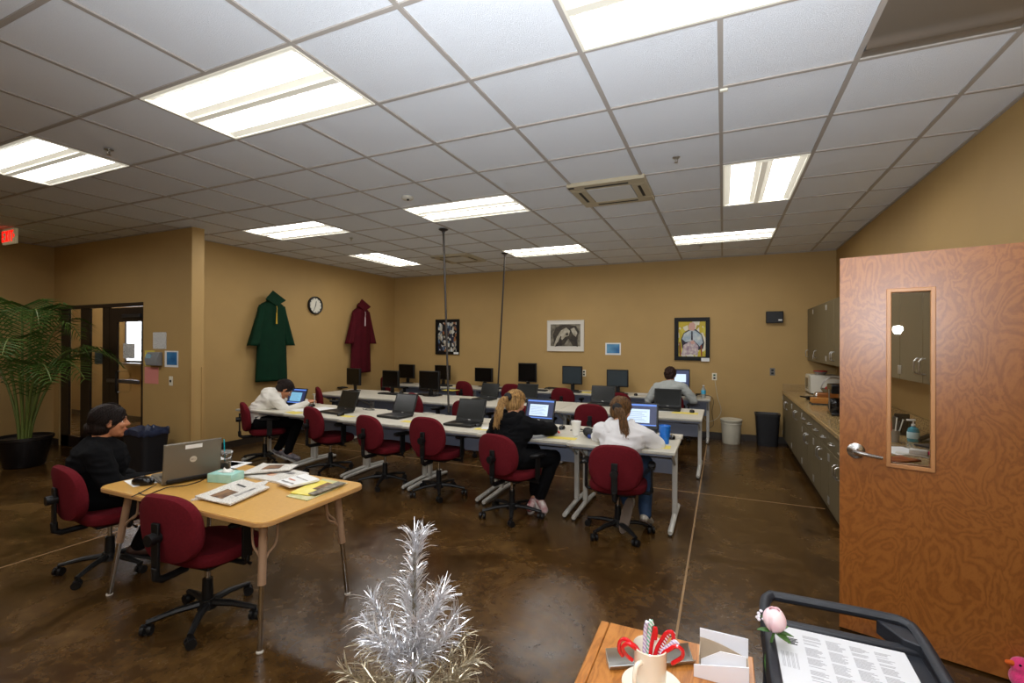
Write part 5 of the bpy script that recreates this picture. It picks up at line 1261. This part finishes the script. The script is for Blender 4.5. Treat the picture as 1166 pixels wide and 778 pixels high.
t = thing('glue_gun', 'white glue gun shaped tool on the counter behind the glass', 'tool', (q.x+.0, q.y, CT), -.5)
MB().box(-.09,.09,-.022,.022,0,.012).build('base_plate', mat('tool_white', (222,218,206), .4), t, bevel=.005)
MB().box(-.02,.075,-.02,.02,.012,.045).build('body', mat('tool_body', (206,204,196), .4), t, bevel=.006)
m = MB(); m.ell((.078,0,.03),(.012,.012,.012)); m.build('pink_button', mat('tool_pink', (220,30,110), .4), t)
q = on(1047, 503)
t = thing('stapler', 'black stapler at the right side of the door glass', 'stapler', (q.x+.03, q.y, CT), .8)
m = MB(); m.box(-.07,.07,-.018,.018,0,.012); m.build('base', BLACKP, t, bevel=.004)
m = MB(); m.M = Matrix.Rotation(-.16, 4, 'Y') ; m.box(-.07,.075,-.016,.016,.022,.045); m.build('arm', BLACKP, t, bevel=.006)
m = MB(); m.box(.045,.07,-.016,.016,.010,.035); m.build('pivot', STEEL, t, smooth=0)
q = on(1024, 524); o = paper(q.x, q.y, .12, .19, -.9, mat('book_redbrown', (120,36,20), .5, c2=(170,100,30), vscale=20), 'booklet', 'red and brown booklet at the bottom of the door glass', 'booklet', z=CT+.001, th=.008, group='papers behind the glass')
q = on(1020, 513); o = paper(q.x+.02, q.y, .2, .26, .3, PAPERW, 'white_paper', 'white sheet under the pen cup behind the glass', z=CT+.0003, group='papers behind the glass')
q = on(1051, 508); o = paper(q.x+.04, q.y-.05, .12, .16, .5, mat('calc_dark', (50,46,44), .4), 'calculator', 'dark flat calculator beside the stapler', 'calculator', z=CT+.001, th=.012, group='papers behind the glass')

# ================================================================ DOOR_2 (open wooden door)
dr = thing('door_2', 'open brown wooden door with a narrow glass pane and silver lever', None, (.592, .857, 0), math.radians(-15.08)); dr['kind'] = 'structure'
DW, DH, DT = .985, 2.0, .044
g0, g1, gz0, gz1 = .214, .372, .925, 1.805
m = MB()
m.box(0, g0, 0, DT, .012, DH); m.box(g1, DW, 0, DT, .012, DH); m.box(g0, g1, 0, DT, .012, gz0); m.box(g0, g1, 0, DT, gz1, DH)
m.build('door_leaf', DOORWOOD, dr, smooth=0)
FRM = mat('glass_stop_wood', (190,134,84), .4)
m = MB(); b = .016
for y0, y1 in ((-.010, .012), (DT-.012, DT+.010)):
    m.box(g0-b, g0+.004, y0, y1, gz0-b, gz1+b); m.box(g1-.004, g1+b, y0, y1, gz0-b, gz1+b); m.box(g0, g1, y0, y1, gz0-b, gz0+.004); m.box(g0, g1, y0, y1, gz1-.004, gz1+b)
m.build('glass_stop', FRM, dr, bevel=.003)
MB().box(g0+.002, g1-.002, .019, .025, gz0+.002, gz1-.002).build('glass', GLASSM, dr, smooth=0)
SATN = mat('satin_nickel', (196,194,190), .26, 1)
m = MB(); m.M = Matrix.Translation((.072, 0, .972)) @ Matrix.Rotation(PI/2, 4, 'X'); m.lathe([(.040,0),(.040,.007),(.032,.013),(.016,.018),(.013,.045)], n=28); h = m.build('door_handle', SATN, dr)
m = MB(); m.tube([(.072,-.045,.972),(.085,-.056,.971),(.13,-.058,.966),(.185,-.052,.958)], [.014,.014,.012,.011], 10, flat=.9); m.build('lever', SATN, h)
m = MB(); m.box(-.0015, .0, .010, .034, .90, 1.05); m.build('latch_plate', STEEL, dr, smooth=0)
m = MB()
for z in (.25, 1.0, 1.75): m.tube([(DW+.008, .0, z-.05),(DW+.008, .0, z+.05)], .008, 10)
m.build('hinges', STEEL, dr)

# ================================================================ BINS
t = thing('white_bucket', 'white plastic bucket with a lid by the back wall', 'bucket', (.135, 5.88, 0))
WB = mat('bucket_white', (206,200,180), .4)
MB().lathe([(.0,0),(.125,0),(.128,.01),(.142,.30),(.150,.302),(.150,.312),(.144,.318),(.146,.352),(.001,.352)], n=36, cap=False).build('bucket_body', WB, t)
MB().lathe([(.152,.335),(.158,.345),(.158,.368),(.150,.374),(.140,.366),(.001,.366)], n=36, cap=False).build('lid', WB, t)
t = thing('trash_can', 'tall black trash can beside the base cabinets', 'trash can', (.63, 5.93, 0))
def tapered(mb, a0, b0, a1, b1, h, th=.006, z0=0):
    o0 = superell(a0, b0, 6, 32); o1 = superell(a1, b1, 6, 32); vs = []; fs = []
    for (o, z) in ((o0, z0), (o1, h), ([(x*(1-th/a1*1.0), y*(1-th/b1)) for x, y in o1], h), ([(x*(1-th/a0), y*(1-th/b0)) for x, y in o0], z0+.01)):
        vs += [(x, y, z) for x, y in o]
    n = 32
    for j in range(3):
        for i in range(n): i2 = (i+1) % n; fs.append((j*n+i, j*n+i2, (j+1)*n+i2, (j+1)*n+i))
    fs.append(tuple(range(n-1, -1, -1))); fs.append(tuple(3*n+i for i in range(n)))
    return mb.add(vs, fs)
tapered(MB(), .135, .105, .165, .13, .46).build('can_body', mat('can_black', (16,16,20), .5), t)
m = MB(); tapered(m, .170, .135, .175, .14, .485, .02, .45); m.build('rim', mat('rim_dark', (44,44,46), .45), t)
t = thing('waste_bin', 'black rectangular waste bin with a bluish liner below the partition notices', 'trash can', (-6.22, 1.17, 0), .05)
tapered(MB(), .16, .13, .21, .16, .50).build('bin_body', mat('bin_black', (18,18,22), .5), t)
def liner(u, v):
    a = 2*PI*u; e = 5; c, s = math.cos(a), math.sin(a)
    r = 1 + [0,.05,.04,-.05,-.2][min(4, int(v*4.999))]*1
    x = (.212*abs(c)**(2/e)*(1 if c >= 0 else -1))*r; y = (.162*abs(s)**(2/e)*(1 if s >= 0 else -1))*r
    z = [.44,.45,.512,.505,.36][min(4, int(v*4.999))] + .010*math.sin(a*11)
    return (x, y, z)
MB().grid(liner, 60, 4).build('bin_liner', mat('liner_blue', (48,56,80), .25, var=.4, vscale=14), t, smooth=60)

# ================================================================ PALM
pp = at_z(15, 533, 0); 
t = thing('potted_palm', 'tall green palm in a black pot at the far left', 'plant', (pp.x, pp.y+.1, 0))
MB().lathe([(.0,0),(.17,0),(.19,.02),(.255,.33),(.27,.335),(.27,.37),(.25,.372),(.245,.335),(.001,.33)], n=32, cap=False).build('pot', mat('pot_black', (20,18,20), .35), t)
MB().lathe([(.0,.331),(.24,.338)], n=24, cap=False).build('soil', mat('soil', (42,30,20), .95, bump=.8, bscale=80), t)
STEM = mat('palm_stem', (96,110,48), .5); LEAFM = mat('palm_leaf', (44,72,20), .6, c2=(74,100,34), vscale=5, spec=.3)
rnd = random.Random(3)
FR_ = [(-66,.05,1.72,.25),(-30,.42,1.70,.3),(10,.55,1.55,.3),(60,.30,1.70,.25),(-5,.75,1.10,.35),(200,.7,1.3,.35),(250,.45,1.6,.3),(300,.6,1.35,.3),(330,.8,1.05,.3),(80,.75,1.2,.3),(35,.9,1.2,.35)]
for k, (az, reach, hh, droop) in enumerate(FR_):
    a = math.radians(az + 24); dx, dy = math.cos(a), math.sin(a)
    base = Vector((.05*dx, .05*dy, .33)); P = []
    N = 26
    for i in range(N+1):
        q = i/N; r = reach*(q**1.5); z = .33 + hh*(math.sin(q*PI*.56)/math.sin(PI*.56))**1.0*(1 - .0*q) - droop*q**4
        P.append(base + Vector((dx*r, dy*r, z-.33)))
    m = MB(); m.tube(P, [.014*(1-.75*i/N)+.002 for i in range(N+1)], 6); st = m.build('frond', STEM, t)
    m = MB(); n0 = 9
    for i in range(0, 27):
        q = .30+.70*i/26; j = min(int(q*N), N-1); fr = q*N-j; c = P[j].lerp(P[j+1], fr); tan = (P[min(j+1,N)]-P[j]).normalized()
        side = tan.cross(Vector((0,0,1))); side = side.normalized() if side.length > .05 else Vector((-dy,dx,0)); up = side.cross(tan)
        L = .44*math.sin(PI*min(1,(q-.32)/.68*.80+.14))**.8
        for s in (-1, 1):
            d = (side*s*.95 + tan*.5 + up*(.12+.1*rnd.random())).normalized(); mid = c + d*L*.55; tip = c + d*L + Vector((0,0,-.10*L/.3*rnd.uniform(.5,1.2)))
            wv = tan*.0085
            m.add([c-wv*.5, c+wv*.5, mid+wv*.95+Vector((0,0,.002)), mid-wv*.95, tip], [(0,1,2,3),(3,2,4)])
    m.build('leaflets', LEAFM, st, smooth=0, fix=False)

# ================================================================ TINSEL TREE
tp = CAM + ray(472, 593)*1.22
t = thing('tinsel_tree', 'silver tinsel tree in the bottom foreground', 'christmas tree', (tp.x, tp.y, 0))
TH = tp.z
TIN = mat('tinsel_silver', (226,226,230), .28, .75); TIN2 = mat('tinsel_warm_reflection', (190,178,152), .3, .8)  # second tone paints the room's darker warm reflection into the lower tinsel
m = MB(); m.tube([(0,0,.03),(0,0,TH-.08)], [.012,.004], 8); m.build('trunk', mat('trunk_wire', (120,112,96), .4, .5), t)
MB().lathe([(.11,0),(.12,.01),(.11,.03),(.02,.045)], n=24).build('stand', BLACKP, t)
rnd = random.Random(11)
cr = RX.copy(); cr.z = 0; cr.normalize(); cd = RY.copy(); cd.z = 0; cd.normalize()
def branch(p0, p1, n, L, mt, spread=1.0):
    p0 = Vector(p0); p1 = Vector(p1); ax = (p1-p0).normalized()
    pts = smooth_pts([p0, p0.lerp(p1,.5)+Vector((0,0,-.012)), p1], 5)
    m = MB(); m.tube(pts, .002, 5)
    a0 = Vector((0,0,1)) if abs(ax.z) < .8 else Vector((1,0,0)); e1 = ax.cross(a0).normalized(); e2 = ax.cross(e1)
    for i in range(n):
        q = rnd.random()**.75; c = p0.lerp(p1, q) + Vector((0,0,-.012*4*q*(1-q))); th = rnd.uniform(0, 2*PI); out = e1*math.cos(th)+e2*math.sin(th)
        d = (ax*rnd.uniform(.5,1.1) + out*rnd.uniform(.35,.95)*spread + Vector((0,0,.22))).normalized(); l = L*rnd.uniform(.6,1.15)
        bend = (out*.6 + Vector((0,0,-.55))).normalized()*l*rnd.uniform(.05,.5)
        w = d.cross(Vector((rnd.uniform(-1,1),rnd.uniform(-1,1),rnd.uniform(-1,1)))).normalized()*.00095
        s = [c, c+d*l*.4+bend*.10, c+d*l*.75+bend*.42, c+d*l+bend]
        vs = []; fs = []
        for k_, p_ in enumerate(s):
            ww = w*(1.0 if k_ < 3 else .4); vs += [p_-ww, p_+ww]
        for k_ in range(3): fs.append((2*k_, 2*k_+1, 2*k_+3, 2*k_+2))
        m.add(vs, fs)
    return m.build('branch', mt, t, smooth=0, fix=False)
def PV(dx, dd, z): v = cr*dx + cd*dd; return (v.x, v.y, z)
branch((0,0,TH-.30), (0,0,TH-.04), 330, .055, TIN, .8)
branch((0,0,TH-.10), PV(.02,0,TH-.03), 60, .05, TIN, .9)
for dx, dd, dz, z0, n in ((-.105,-.02,.19,.36,190),(.075,-.03,.17,.34,200),(.03,-.10,.20,.34,150),(-.04,.09,.2,.36,100),(.05,.08,.22,.36,100),(-.07,-.08,.25,.42,150)):
    branch((0,0,TH-z0), PV(dx,dd,TH-dz), n, .055, TIN)
for lv in range(7):
    z = TH-.36-.085*lv; R_ = .13+.030*lv; nb = 9+lv
    for k in range(nb):
        a = 2*PI*(k+.37*lv)/nb + rnd.uniform(-.15,.15); r = R_*rnd.uniform(.85,1.1)
        branch((0,0,z), PV(math.cos(a)*r, math.sin(a)*r, z+.085+rnd.uniform(-.02,.03)), 105 if lv < 4 else 50, .052, TIN if lv < 1 else TIN2)

# ================================================================ FOREGROUND TABLE, CART
t = thing('side_table', 'brown oak side table at the bottom edge with the mug of candy canes', 'table', (-.105, -1.16, 0))
tx0, tx1, ty0, ty1 = -.215, .195, -.39, .375; TZ = .70
MB().box(tx0+.028, tx1, ty0, ty1, TZ-.022, TZ).build('tabletop', OAK, t, bevel=.002)
MB().box(tx0, tx0+.0265, ty0, ty1, TZ-.03, TZ+.0005).build('edge_strip', OAK, t, bevel=.004)
m = MB(); m.box(tx0+.04, tx1-.03, ty1-.05, ty1-.03, TZ-.12, TZ-.022); m.box(tx0+.04, tx1-.03, ty0+.03, ty0+.05, TZ-.12, TZ-.022); m.box(tx0+.04, tx0+.06, ty0+.03, ty1-.03, TZ-.12, TZ-.022); m.box(tx1-.05, tx1-.03, ty0+.03, ty1-.03, TZ-.12, TZ-.022)
m.build('apron', OAK, t, smooth=0)
for sx in (tx0+.05, tx1-.045):
    for sy in (ty0+.045, ty1-.045): MB().box(sx-.02, sx+.02, sy-.02, sy+.02, 0, TZ-.022).build('leg', OAK, t, bevel=.003)
# saucer + mug
mx, my = -.143, -1.035
t = thing('saucer', 'cream saucer under the mug of candy canes', 'saucer', (mx+.004, my+.004, TZ+.0005))
MB().lathe([(.0,0),(.035,0),(.055,.008),(.070,.016),(.071,.019),(.054,.012),(.034,.006),(.001,.006)], n=40, cap=False).build('plate', WHITEC, t)
t = thing('mug', 'cream mug filled with candy canes', 'mug', (mx, my, TZ+.007), 0, None, (1.04,1.04,1.12))
MB().lathe([(.0,0),(.030,0),(.033,.003),(.0345,.02),(.037,.092),(.0385,.096),(.037,.098),(.0345,.092),(.031,.008),(.001,.006)], n=44, cap=False).build('mug_body', WHITEC, t)
d = (-cr*.75 - cd*.66).normalized()
MB().tube(smooth_pts([tuple(d*.034+Vector((0,0,.075))), tuple(d*.055+Vector((0,0,.074))), tuple(d*.062+Vector((0,0,.05))), tuple(d*.052+Vector((0,0,.026))), tuple(d*.033+Vector((0,0,.02)))]), .0052, 10).build('handle', WHITEC, t)
def stripe_mat(name, a, b, sc):
    m = bpy.data.materials.new(name); m.use_nodes = True; nt = m.node_tree; bb = nt.nodes['Principled BSDF']; bb.inputs['Roughness'].default_value = .15
    tc = nt.nodes.new('ShaderNodeTexCoord'); w = nt.nodes.new('ShaderNodeTexWave'); w.inputs['Scale'].default_value = sc; w.bands_direction = 'DIAGONAL'; nt.links.new(tc.outputs['Object'], w.inputs['Vector'])
    r = nt.nodes.new('ShaderNodeValToRGB'); r.color_ramp.elements[0].position = .45; r.color_ramp.elements[1].position = .55; r.color_ramp.elements[0].color = (*sr(a),1); r.color_ramp.elements[1].color = (*sr(b),1)
    nt.links.new(w.outputs['Fac'], r.inputs[0]); nt.links.new(r.outputs[0], bb.inputs['Base Color']); return m
CR_ = mat('candy_red', (206,20,30), .12, coat=.5, var=.15, vscale=60); CS = stripe_mat('candy_stripe', (206,26,40), (236,232,232), 60); CG = stripe_mat('candy_mint', (120,196,160), (230,226,232), 60); CL = stripe_mat('candy_lilac', (176,160,196), (222,218,226), 60)
canes = [([(737,757),(727,742),(719,733),(712,728),(706,731),(705,740),(709,747)], CR_, -.020, 'red candy cane hooked out over the left of the mug'),
 ([(739,757),(729,745),(721,737),(714,733),(709,738),(713,746),(720,752)], CR_, -.028, 'second red candy cane on the left of the mug, lower one'),
 ([(738,757),(741,740),(744,724),(746,715),(747,720),(746,728)], CR_, .005, 'upright red candy cane in the middle of the mug'),
 ([(740,757),(747,742),(754,728),(759,721),(765,720),(767,727)], CR_, .010, 'red candy cane hooked at the top right of the mug'),
 ([(744,757),(752,742),(757,730),(762,722),(767,722),(766,731)], CS, .016, 'red and white candy cane right of the upright one'),
 ([(744,757),(754,747),(762,740),(770,736),(777,741),(776,749),(765,756)], CR_, -.010, 'red candy cane hooked out over the right of the mug'),
 ([(745,757),(753,745),(760,737),(768,731),(772,734)], CL, .0, 'pale lilac candy cane at the right of the mug'),
 ([(735,757),(738,735),(740,716),(741,707),(743,712)], CG, .012, 'mint green candy stick, tallest in the mug'),
 ([(733,757),(734,735),(735,716),(737,708)], CL, .006, 'lilac candy stick left of the mint one')]
for pts, mt, dy, lab in canes:
    P = [at_y(x, y, my+dy*min(1,(757-y)/20)*1.0) for x, y in pts]
    P[0] = Vector((max(mx-.02, min(mx+.02, P[0].x)), my+dy*.5, TZ+.03))
    MB().tube(smooth_pts(P), .0046, 10).build('candy_cane', mt, label=lab, cat='candy cane', group='candy canes in the mug')
# card holder
a = at_z(690, 764, TZ+.001); b = at_z(787, 757, TZ+.001)
t = thing('card_tray', 'long silver metal tray behind the mug on the oak table', 'tray', ((a.x+b.x)/2, (a.y+b.y)/2+.02, TZ), math.atan2(b.y-a.y, b.x-a.x))
L = (b-a).length/2
m = MB(); m.prism([(-.016,.001),(.012,.001),(.020,.034),(.0185,.0345),(.0105,.003),(-.0145,.003),(-.020,.014),(-.0215,.013)], -L, L, 'x'); m.build('channel', STEEL, t, smooth=0)
m = MB(); m.prism([(-.014,.003),(.010,.003),(.018,.030)], -L, -L+.0015, 'x'); m.prism([(-.014,.003),(.010,.003),(.018,.030)], L-.0015, L, 'x'); m.build('end_plate', SILV, t, smooth=0)
# white leaflet holder
hb = at_y(797, 715, -.86); hc = at_y(852, 728, -.86)
x0, x1, zt = hb.x, hc.x, hb.z-.012
t = thing('leaflet_holder', 'white folded card holder on the oak table left of the cart', 'holder', (0,0,0))
PW = mat('card_white', (226,228,236), .6); TANI = mat('card_inside', (176,158,136), .7, var=.06, vscale=30)
m = MB(); m.prism([(x0, TZ),(x1, TZ),(x1, hc.z-.0),(x0, hb.z)], -.862, -.859, 'y'); bk = m.build('back_panel', PW, t, smooth=0)
n_ = 10; arc = [(x1, TZ+.002)] + [(x1-(x1-x0)*i/n_, TZ+.002+(hb.z-TZ-.004)*(.42+.34*math.sin(PI*.5*i/n_))) for i in range(n_+1)] + [(x0, TZ+.002)]
m = MB(); m.prism(arc, -.8645, -.8625, 'y'); m.build('inside_lining', TANI, t, smooth=0)
m = MB(); m.box(x0, x0+.002, -.925, -.863, TZ, TZ+.055); m.box(x1-.002, x1, -.925, -.863, TZ, TZ+.04); m.box(x0, x1, -.925, -.863, TZ+.0005, TZ+.002); m.build('side_panels', TANI, t, smooth=0)
f0 = at_y(790, 757, -.93); f1 = at_y(853, 761, -.93)
m = MB(); m.prism([(f0.x, TZ+.0006),(f1.x, TZ+.0006),(f1.x, f1.z),(f0.x, f0.z)], -.93, -.927, 'y'); m.build('front_panel', PW, t, smooth=0)
l0 = at_y(797, 750, -.90)
o = MB().prism([(x0+.004, TZ+.003),(x1-.006, TZ+.003),(x1-.006, f1.z+.008),(x0+.05, f1.z+.006),(x0+.004, l0.z)], -.902, -.900, 'y').build('leaflet', mat('leaflet_white', (236,236,240), .6), smooth=0, label='white leaflet standing in the card holder', cat='leaflet')
# utility cart
CB = mat('cart_black', (30,33,40), .5, bump=.08, bscale=200)
t = thing('utility_cart', 'black plastic utility cart with a printed sheet on its top tray', 'cart', (0,0,0))
cx0, cx1, cy0, cy1, cz = .125, .535, -1.25, -.45, .70
MB().box(cx0+.02, cx1-.02, cy0+.02, cy1-.09, cz-.045, cz-.02).build('top_tray', CB, t, bevel=.006)
def rail(P, r, name='rail'): return P
m = MB(); m.box(cx0, cx0+.028, cy0, cy1-.04, cz-.09, cz+.004); m.box(cx1-.03, cx1, cy0, cy1-.06, cz-.09, cz-.02); m.box(cx0, cx1, cy0, cy0+.03, cz-.09, cz+.004); m.box(cx0+.02, cx1-.02, cy1-.115, cy1-.085, cz-.09, cz-.005)
m.build('tray_rim', CB, t, bevel=.008, seg=3)
m = MB(); hz = cz+.018
m.tube(smooth_pts([(cx0+.014,cy1-.16,cz-.03),(cx0+.012,cy1-.06,cz+.008),(cx0+.03,cy1-.010,hz),(cx0+.07,cy1,hz),(cx1-.09,cy1,hz),(cx1-.03,cy1-.015,hz),(cx1-.012,cy1-.07,hz-.006),(cx1-.012,cy1-.30,hz-.02),(cx1-.012,cy1-.6,cz-.01),(cx1-.014,cy0+.05,cz-.02)]), .016, 10, flat=.9); m.build('handle', CB, t)
m = MB(); m.prism([(cx1-.10,cy1-.012),(cx1-.03,cy1-.03),(cx1-.015,cy1-.12),(cx1-.06,cy1-.10)], cz-.03, hz-.004); m.build('corner_gusset', CB, t, bevel=.004)
m = MB(); m.box(cx0+.03, cx0+.045, cy0+.05, cy1-.12, cz-.02, cz-.012)
for sx in (cx0+.03, cx1-.035):
    for sy in (cy0+.04, cy1-.11): m2 = MB(); m2.box(sx-.025, sx+.025, sy-.025, sy+.025, .10, cz-.045); m2.build('leg', CB, t, bevel=.008); MB().tube([(sx-.012,sy,.055),(sx+.012,sy,.055)], .055, 18).build('caster', BLACKP, t)
MB().box(cx0+.01, cx1-.01, cy0+.02, cy1-.09, .20, .24).build('lower_shelf', CB, t, bevel=.01)
# sheet on the cart: a directory page with a small logo
q = [at_z(x, y, cz) for x, y in ((884,713),(1028,741),(1052,784),(881,763))]
s0 = Vector((.5*(q[0].x+q[3].x), -.60, cz-.015)); SW, SD = .318, .42
PSH = print_mat('directory_print', (232,232,232), (186,186,188), 46, .56, (1,4,1))
t = thing('printed_sheet', 'large white printed sheet lying on the black cart', 'paper', (s0.x+.002, -.585, cz-.003), -.02)
MB().box(0, SW, -SD, 0, -.0015, 0).build('sheet', mat('sheet_white', (212,213,216), .75, spec=.2), t, smooth=0)
INK = mat('print_grey', (150,150,154), .7, c2=(182,182,186), vscale=400); INKD = mat('print_black', (30,30,34), .7)
rr = random.Random(5)
m = MB()
for c_ in range(4):
    x = .075 + c_*.056; 
    for r_ in range(7):
        y = -.03 - r_*.053
        for l_ in range(9):
            if rr.random() < .12: continue
            m.box(x, x+.044*rr.uniform(.6,1), y-l_*.005-.0026, y-l_*.005, 0, .0003)
m.build('text_columns', INK, t, smooth=0)
m = MB()
for l_ in range(14): m.box(.014+l_*.0028, .0154+l_*.0028, -.20, -.13, 0, .0003) if l_ % 4 != 3 else None
m.build('side_text', INK, t, smooth=0)
m = MB(); m.prism([(.018,-.052),(.024,-.048),(.034,-.060),(.030,-.064)], 0, .0004)
for k in range(5): m.box(.034+.0*k, .034+[.026,.022,.027,.018,.024][k], -.058-.0065*k-.0045, -.058-.0065*k, 0, .0004)
m.build('logo', INKD, t, smooth=0)
# artificial rose
Yr = -.70; b0 = at_y(882, 707, Yr); s1 = at_y(877, 735, Yr); s2 = at_y(879, 770, Yr)
t = thing('pink_rose', 'pale pink artificial rose at the corner of the black cart', 'flower', (0,0,0))
PET = mat('petal_pink', (240,198,206), .6, c2=(246,222,224), vscale=30); GRN = mat('leaf_green', (52,92,44), .5, c2=(84,120,56), vscale=30)
m = MB(); m.ell(b0, (.024,.024,.030), None, 24, 16)
bud = m.build('bloom', PET, t)
for k in range(6):
    a = 2*PI*k/6
    def pf(u, v, a=a, k=k):
        ph = a + (u-.5)*1.9; r = .0245+.0025*math.sin(PI*v)+ (.002 if k % 2 else .0); zz = -.026+.054*v; r2 = r*math.sqrt(max(.05, 1-(zz/.034)**2)); return (b0.x+r2*math.cos(ph), b0.y+r2*math.sin(ph), b0.z+zz+.004*math.sin(PI*u))
    MB().grid(pf, 8, 8).build('petal', PET, bud, solid=.0012)
m = MB(); m.tube([b0+Vector((0,0,-.028)), s1, s2, Vector((s2.x+.004, s2.y, cz-.08))], .0035, 8); m.build('stem', GRN, t)
def leaf(p0, dr_, L, w, par, mt=GRN):
    p0 = Vector(p0); d_ = Vector(dr_).normalized(); sd = d_.cross(Vector((0,0,1))).normalized() if abs(d_.z) < .9 else Vector((1,0,0))
    def lf(u, v): ww = w*math.sin(PI*min(.98, max(.02, v)))**.8; return tuple(p0 + d_*L*v + sd*(u-.5)*2*ww + Vector((0,0,-.25*L*v*v + .15*abs(u-.5)*w)))
    return MB().grid(lf, 4, 8).build('leaf', mt, par, solid=.0008)
base = b0 + Vector((0,0,-.030))
leaf(base, tuple(-cr*1.0+Vector((0,0,.35))), .052, .011, t); leaf(base, tuple(cr*.95+cd*-.3+Vector((0,0,.10))), .048, .010, t); leaf(base, tuple(cr*.5-cd*.8+Vector((0,0,-.0))), .045, .012, t); leaf(base, tuple(cr*.9+cd*.4+Vector((0,0,.25))), .06, .009, t); leaf(s1, tuple(-cr*.2-cd*.2+Vector((0,0,-1))), .07, .012, t)
for k in range(5): a = 2*PI*k/5; leaf(base+Vector((0,0,.004)), (math.cos(a), math.sin(a), 1.3), .022, .006, t)
w0 = at_y(866, 701, Yr)
m = MB()
for k in range(9): m.ell(w0+Vector((rnd.uniform(-.010,.010), rnd.uniform(-.010,.010), rnd.uniform(-.008,.008))), (.0045,.0045,.004), None, 8, 6)
m.build('filler_blossom', mat('blossom_white', (236,230,240), .6), t)
m = MB(); m.tube([w0, base], .0018, 6); m.build('filler_stem', GRN, t)
# plush toy on the floor at the door
pt = at_z(1158, 782, 0)
t = thing('plush_toy', 'pink plush toy with an orange beak cut off by the bottom right corner', 'toy', (pt.x+.02, pt.y-.03, 0))
PKM = mat('plush_pink', (236,60,130), .9, bump=.5, bscale=120, sheen=.4)
m = MB(); m.ell((0,0,.055),(.06,.055,.055)); m.ell((-.015,0,.11),(.042,.04,.038)); m.ell((.05,.02,.05),(.03,.03,.02)); remesh(m.build('plush_body', PKM, t), .006)
m = MB(); m.capsule((-.045,-.005,.118),(-.068,-.01,.122),.014,.010); m.build('beak', mat('plush_orange', (230,104,30), .8), t)
for s in (-1,1): m = MB(); m.ell((-.035,s*.022-.01,.128),(.005,.005,.005)); m.build('eye', BLACKG, t)
# ================================================================ CAMERA, LIGHT, WORLD
cam = bpy.data.cameras.new('camera'); co = bpy.data.objects.new('camera', cam); COL.objects.link(co)
cam.sensor_width = 36; cam.lens = F_PX/1166*36; cam.clip_start = .02; cam.clip_end = 60
M = Matrix(((RX.x, RZ.x, -RY.x, CAM.x), (RX.y, RZ.y, -RY.y, CAM.y), (RX.z, RZ.z, -RY.z, CAM.z), (0,0,0,1)))
co.matrix_world = M; bpy.context.scene.camera = co
sc = bpy.context.scene
# the photographer's flash, just above the lens
fl_ = bpy.data.lights.new('camera_flash', 'POINT'); fl_.energy = FLASH; fl_.shadow_soft_size = .026; fl_.color = (.93,.96,1.0)
fo = bpy.data.objects.new('camera_flash', fl_); COL.objects.link(fo); fo.location = CAM + Vector((0,-.02,.13))
fb = bpy.data.lights.new('bounce_flash', 'SPOT'); fb.energy = BOUNCE; fb.spot_size = math.radians(125); fb.spot_blend = 1; fb.shadow_soft_size = .04; fb.color = (.86,.93,1.0)
bo = bpy.data.objects.new('bounce_flash', fb); COL.objects.link(bo); bo.location = CAM + Vector((0,-.03,.15))
bo.rotation_euler = (Vector((RY.x*.75+RX.x*.1, RY.y*.75+RX.y*.1, .62))).to_track_quat('-Z', 'Y').to_euler()
w = bpy.data.worlds.new('world'); sc.world = w; w.use_nodes = True
w.node_tree.nodes['Background'].inputs[0].default_value = (.5,.55,.6,1); w.node_tree.nodes['Background'].inputs[1].default_value = .3
sc.view_settings.view_transform = 'Standard'; sc.view_settings.look = 'None'; sc.view_settings.gamma = 1; sc.view_settings.exposure = EXPO
sc.view_settings.use_curve_mapping = False
sc.cycles.max_bounces = 8; sc.cycles.diffuse_bounces = 4; sc.cycles.glossy_bounces = 4; sc.cycles.transmission_bounces = 8
sc.cycles.sample_clamp_indirect = 6; sc.cycles.caustics_reflective = False; sc.cycles.caustics_refractive = False
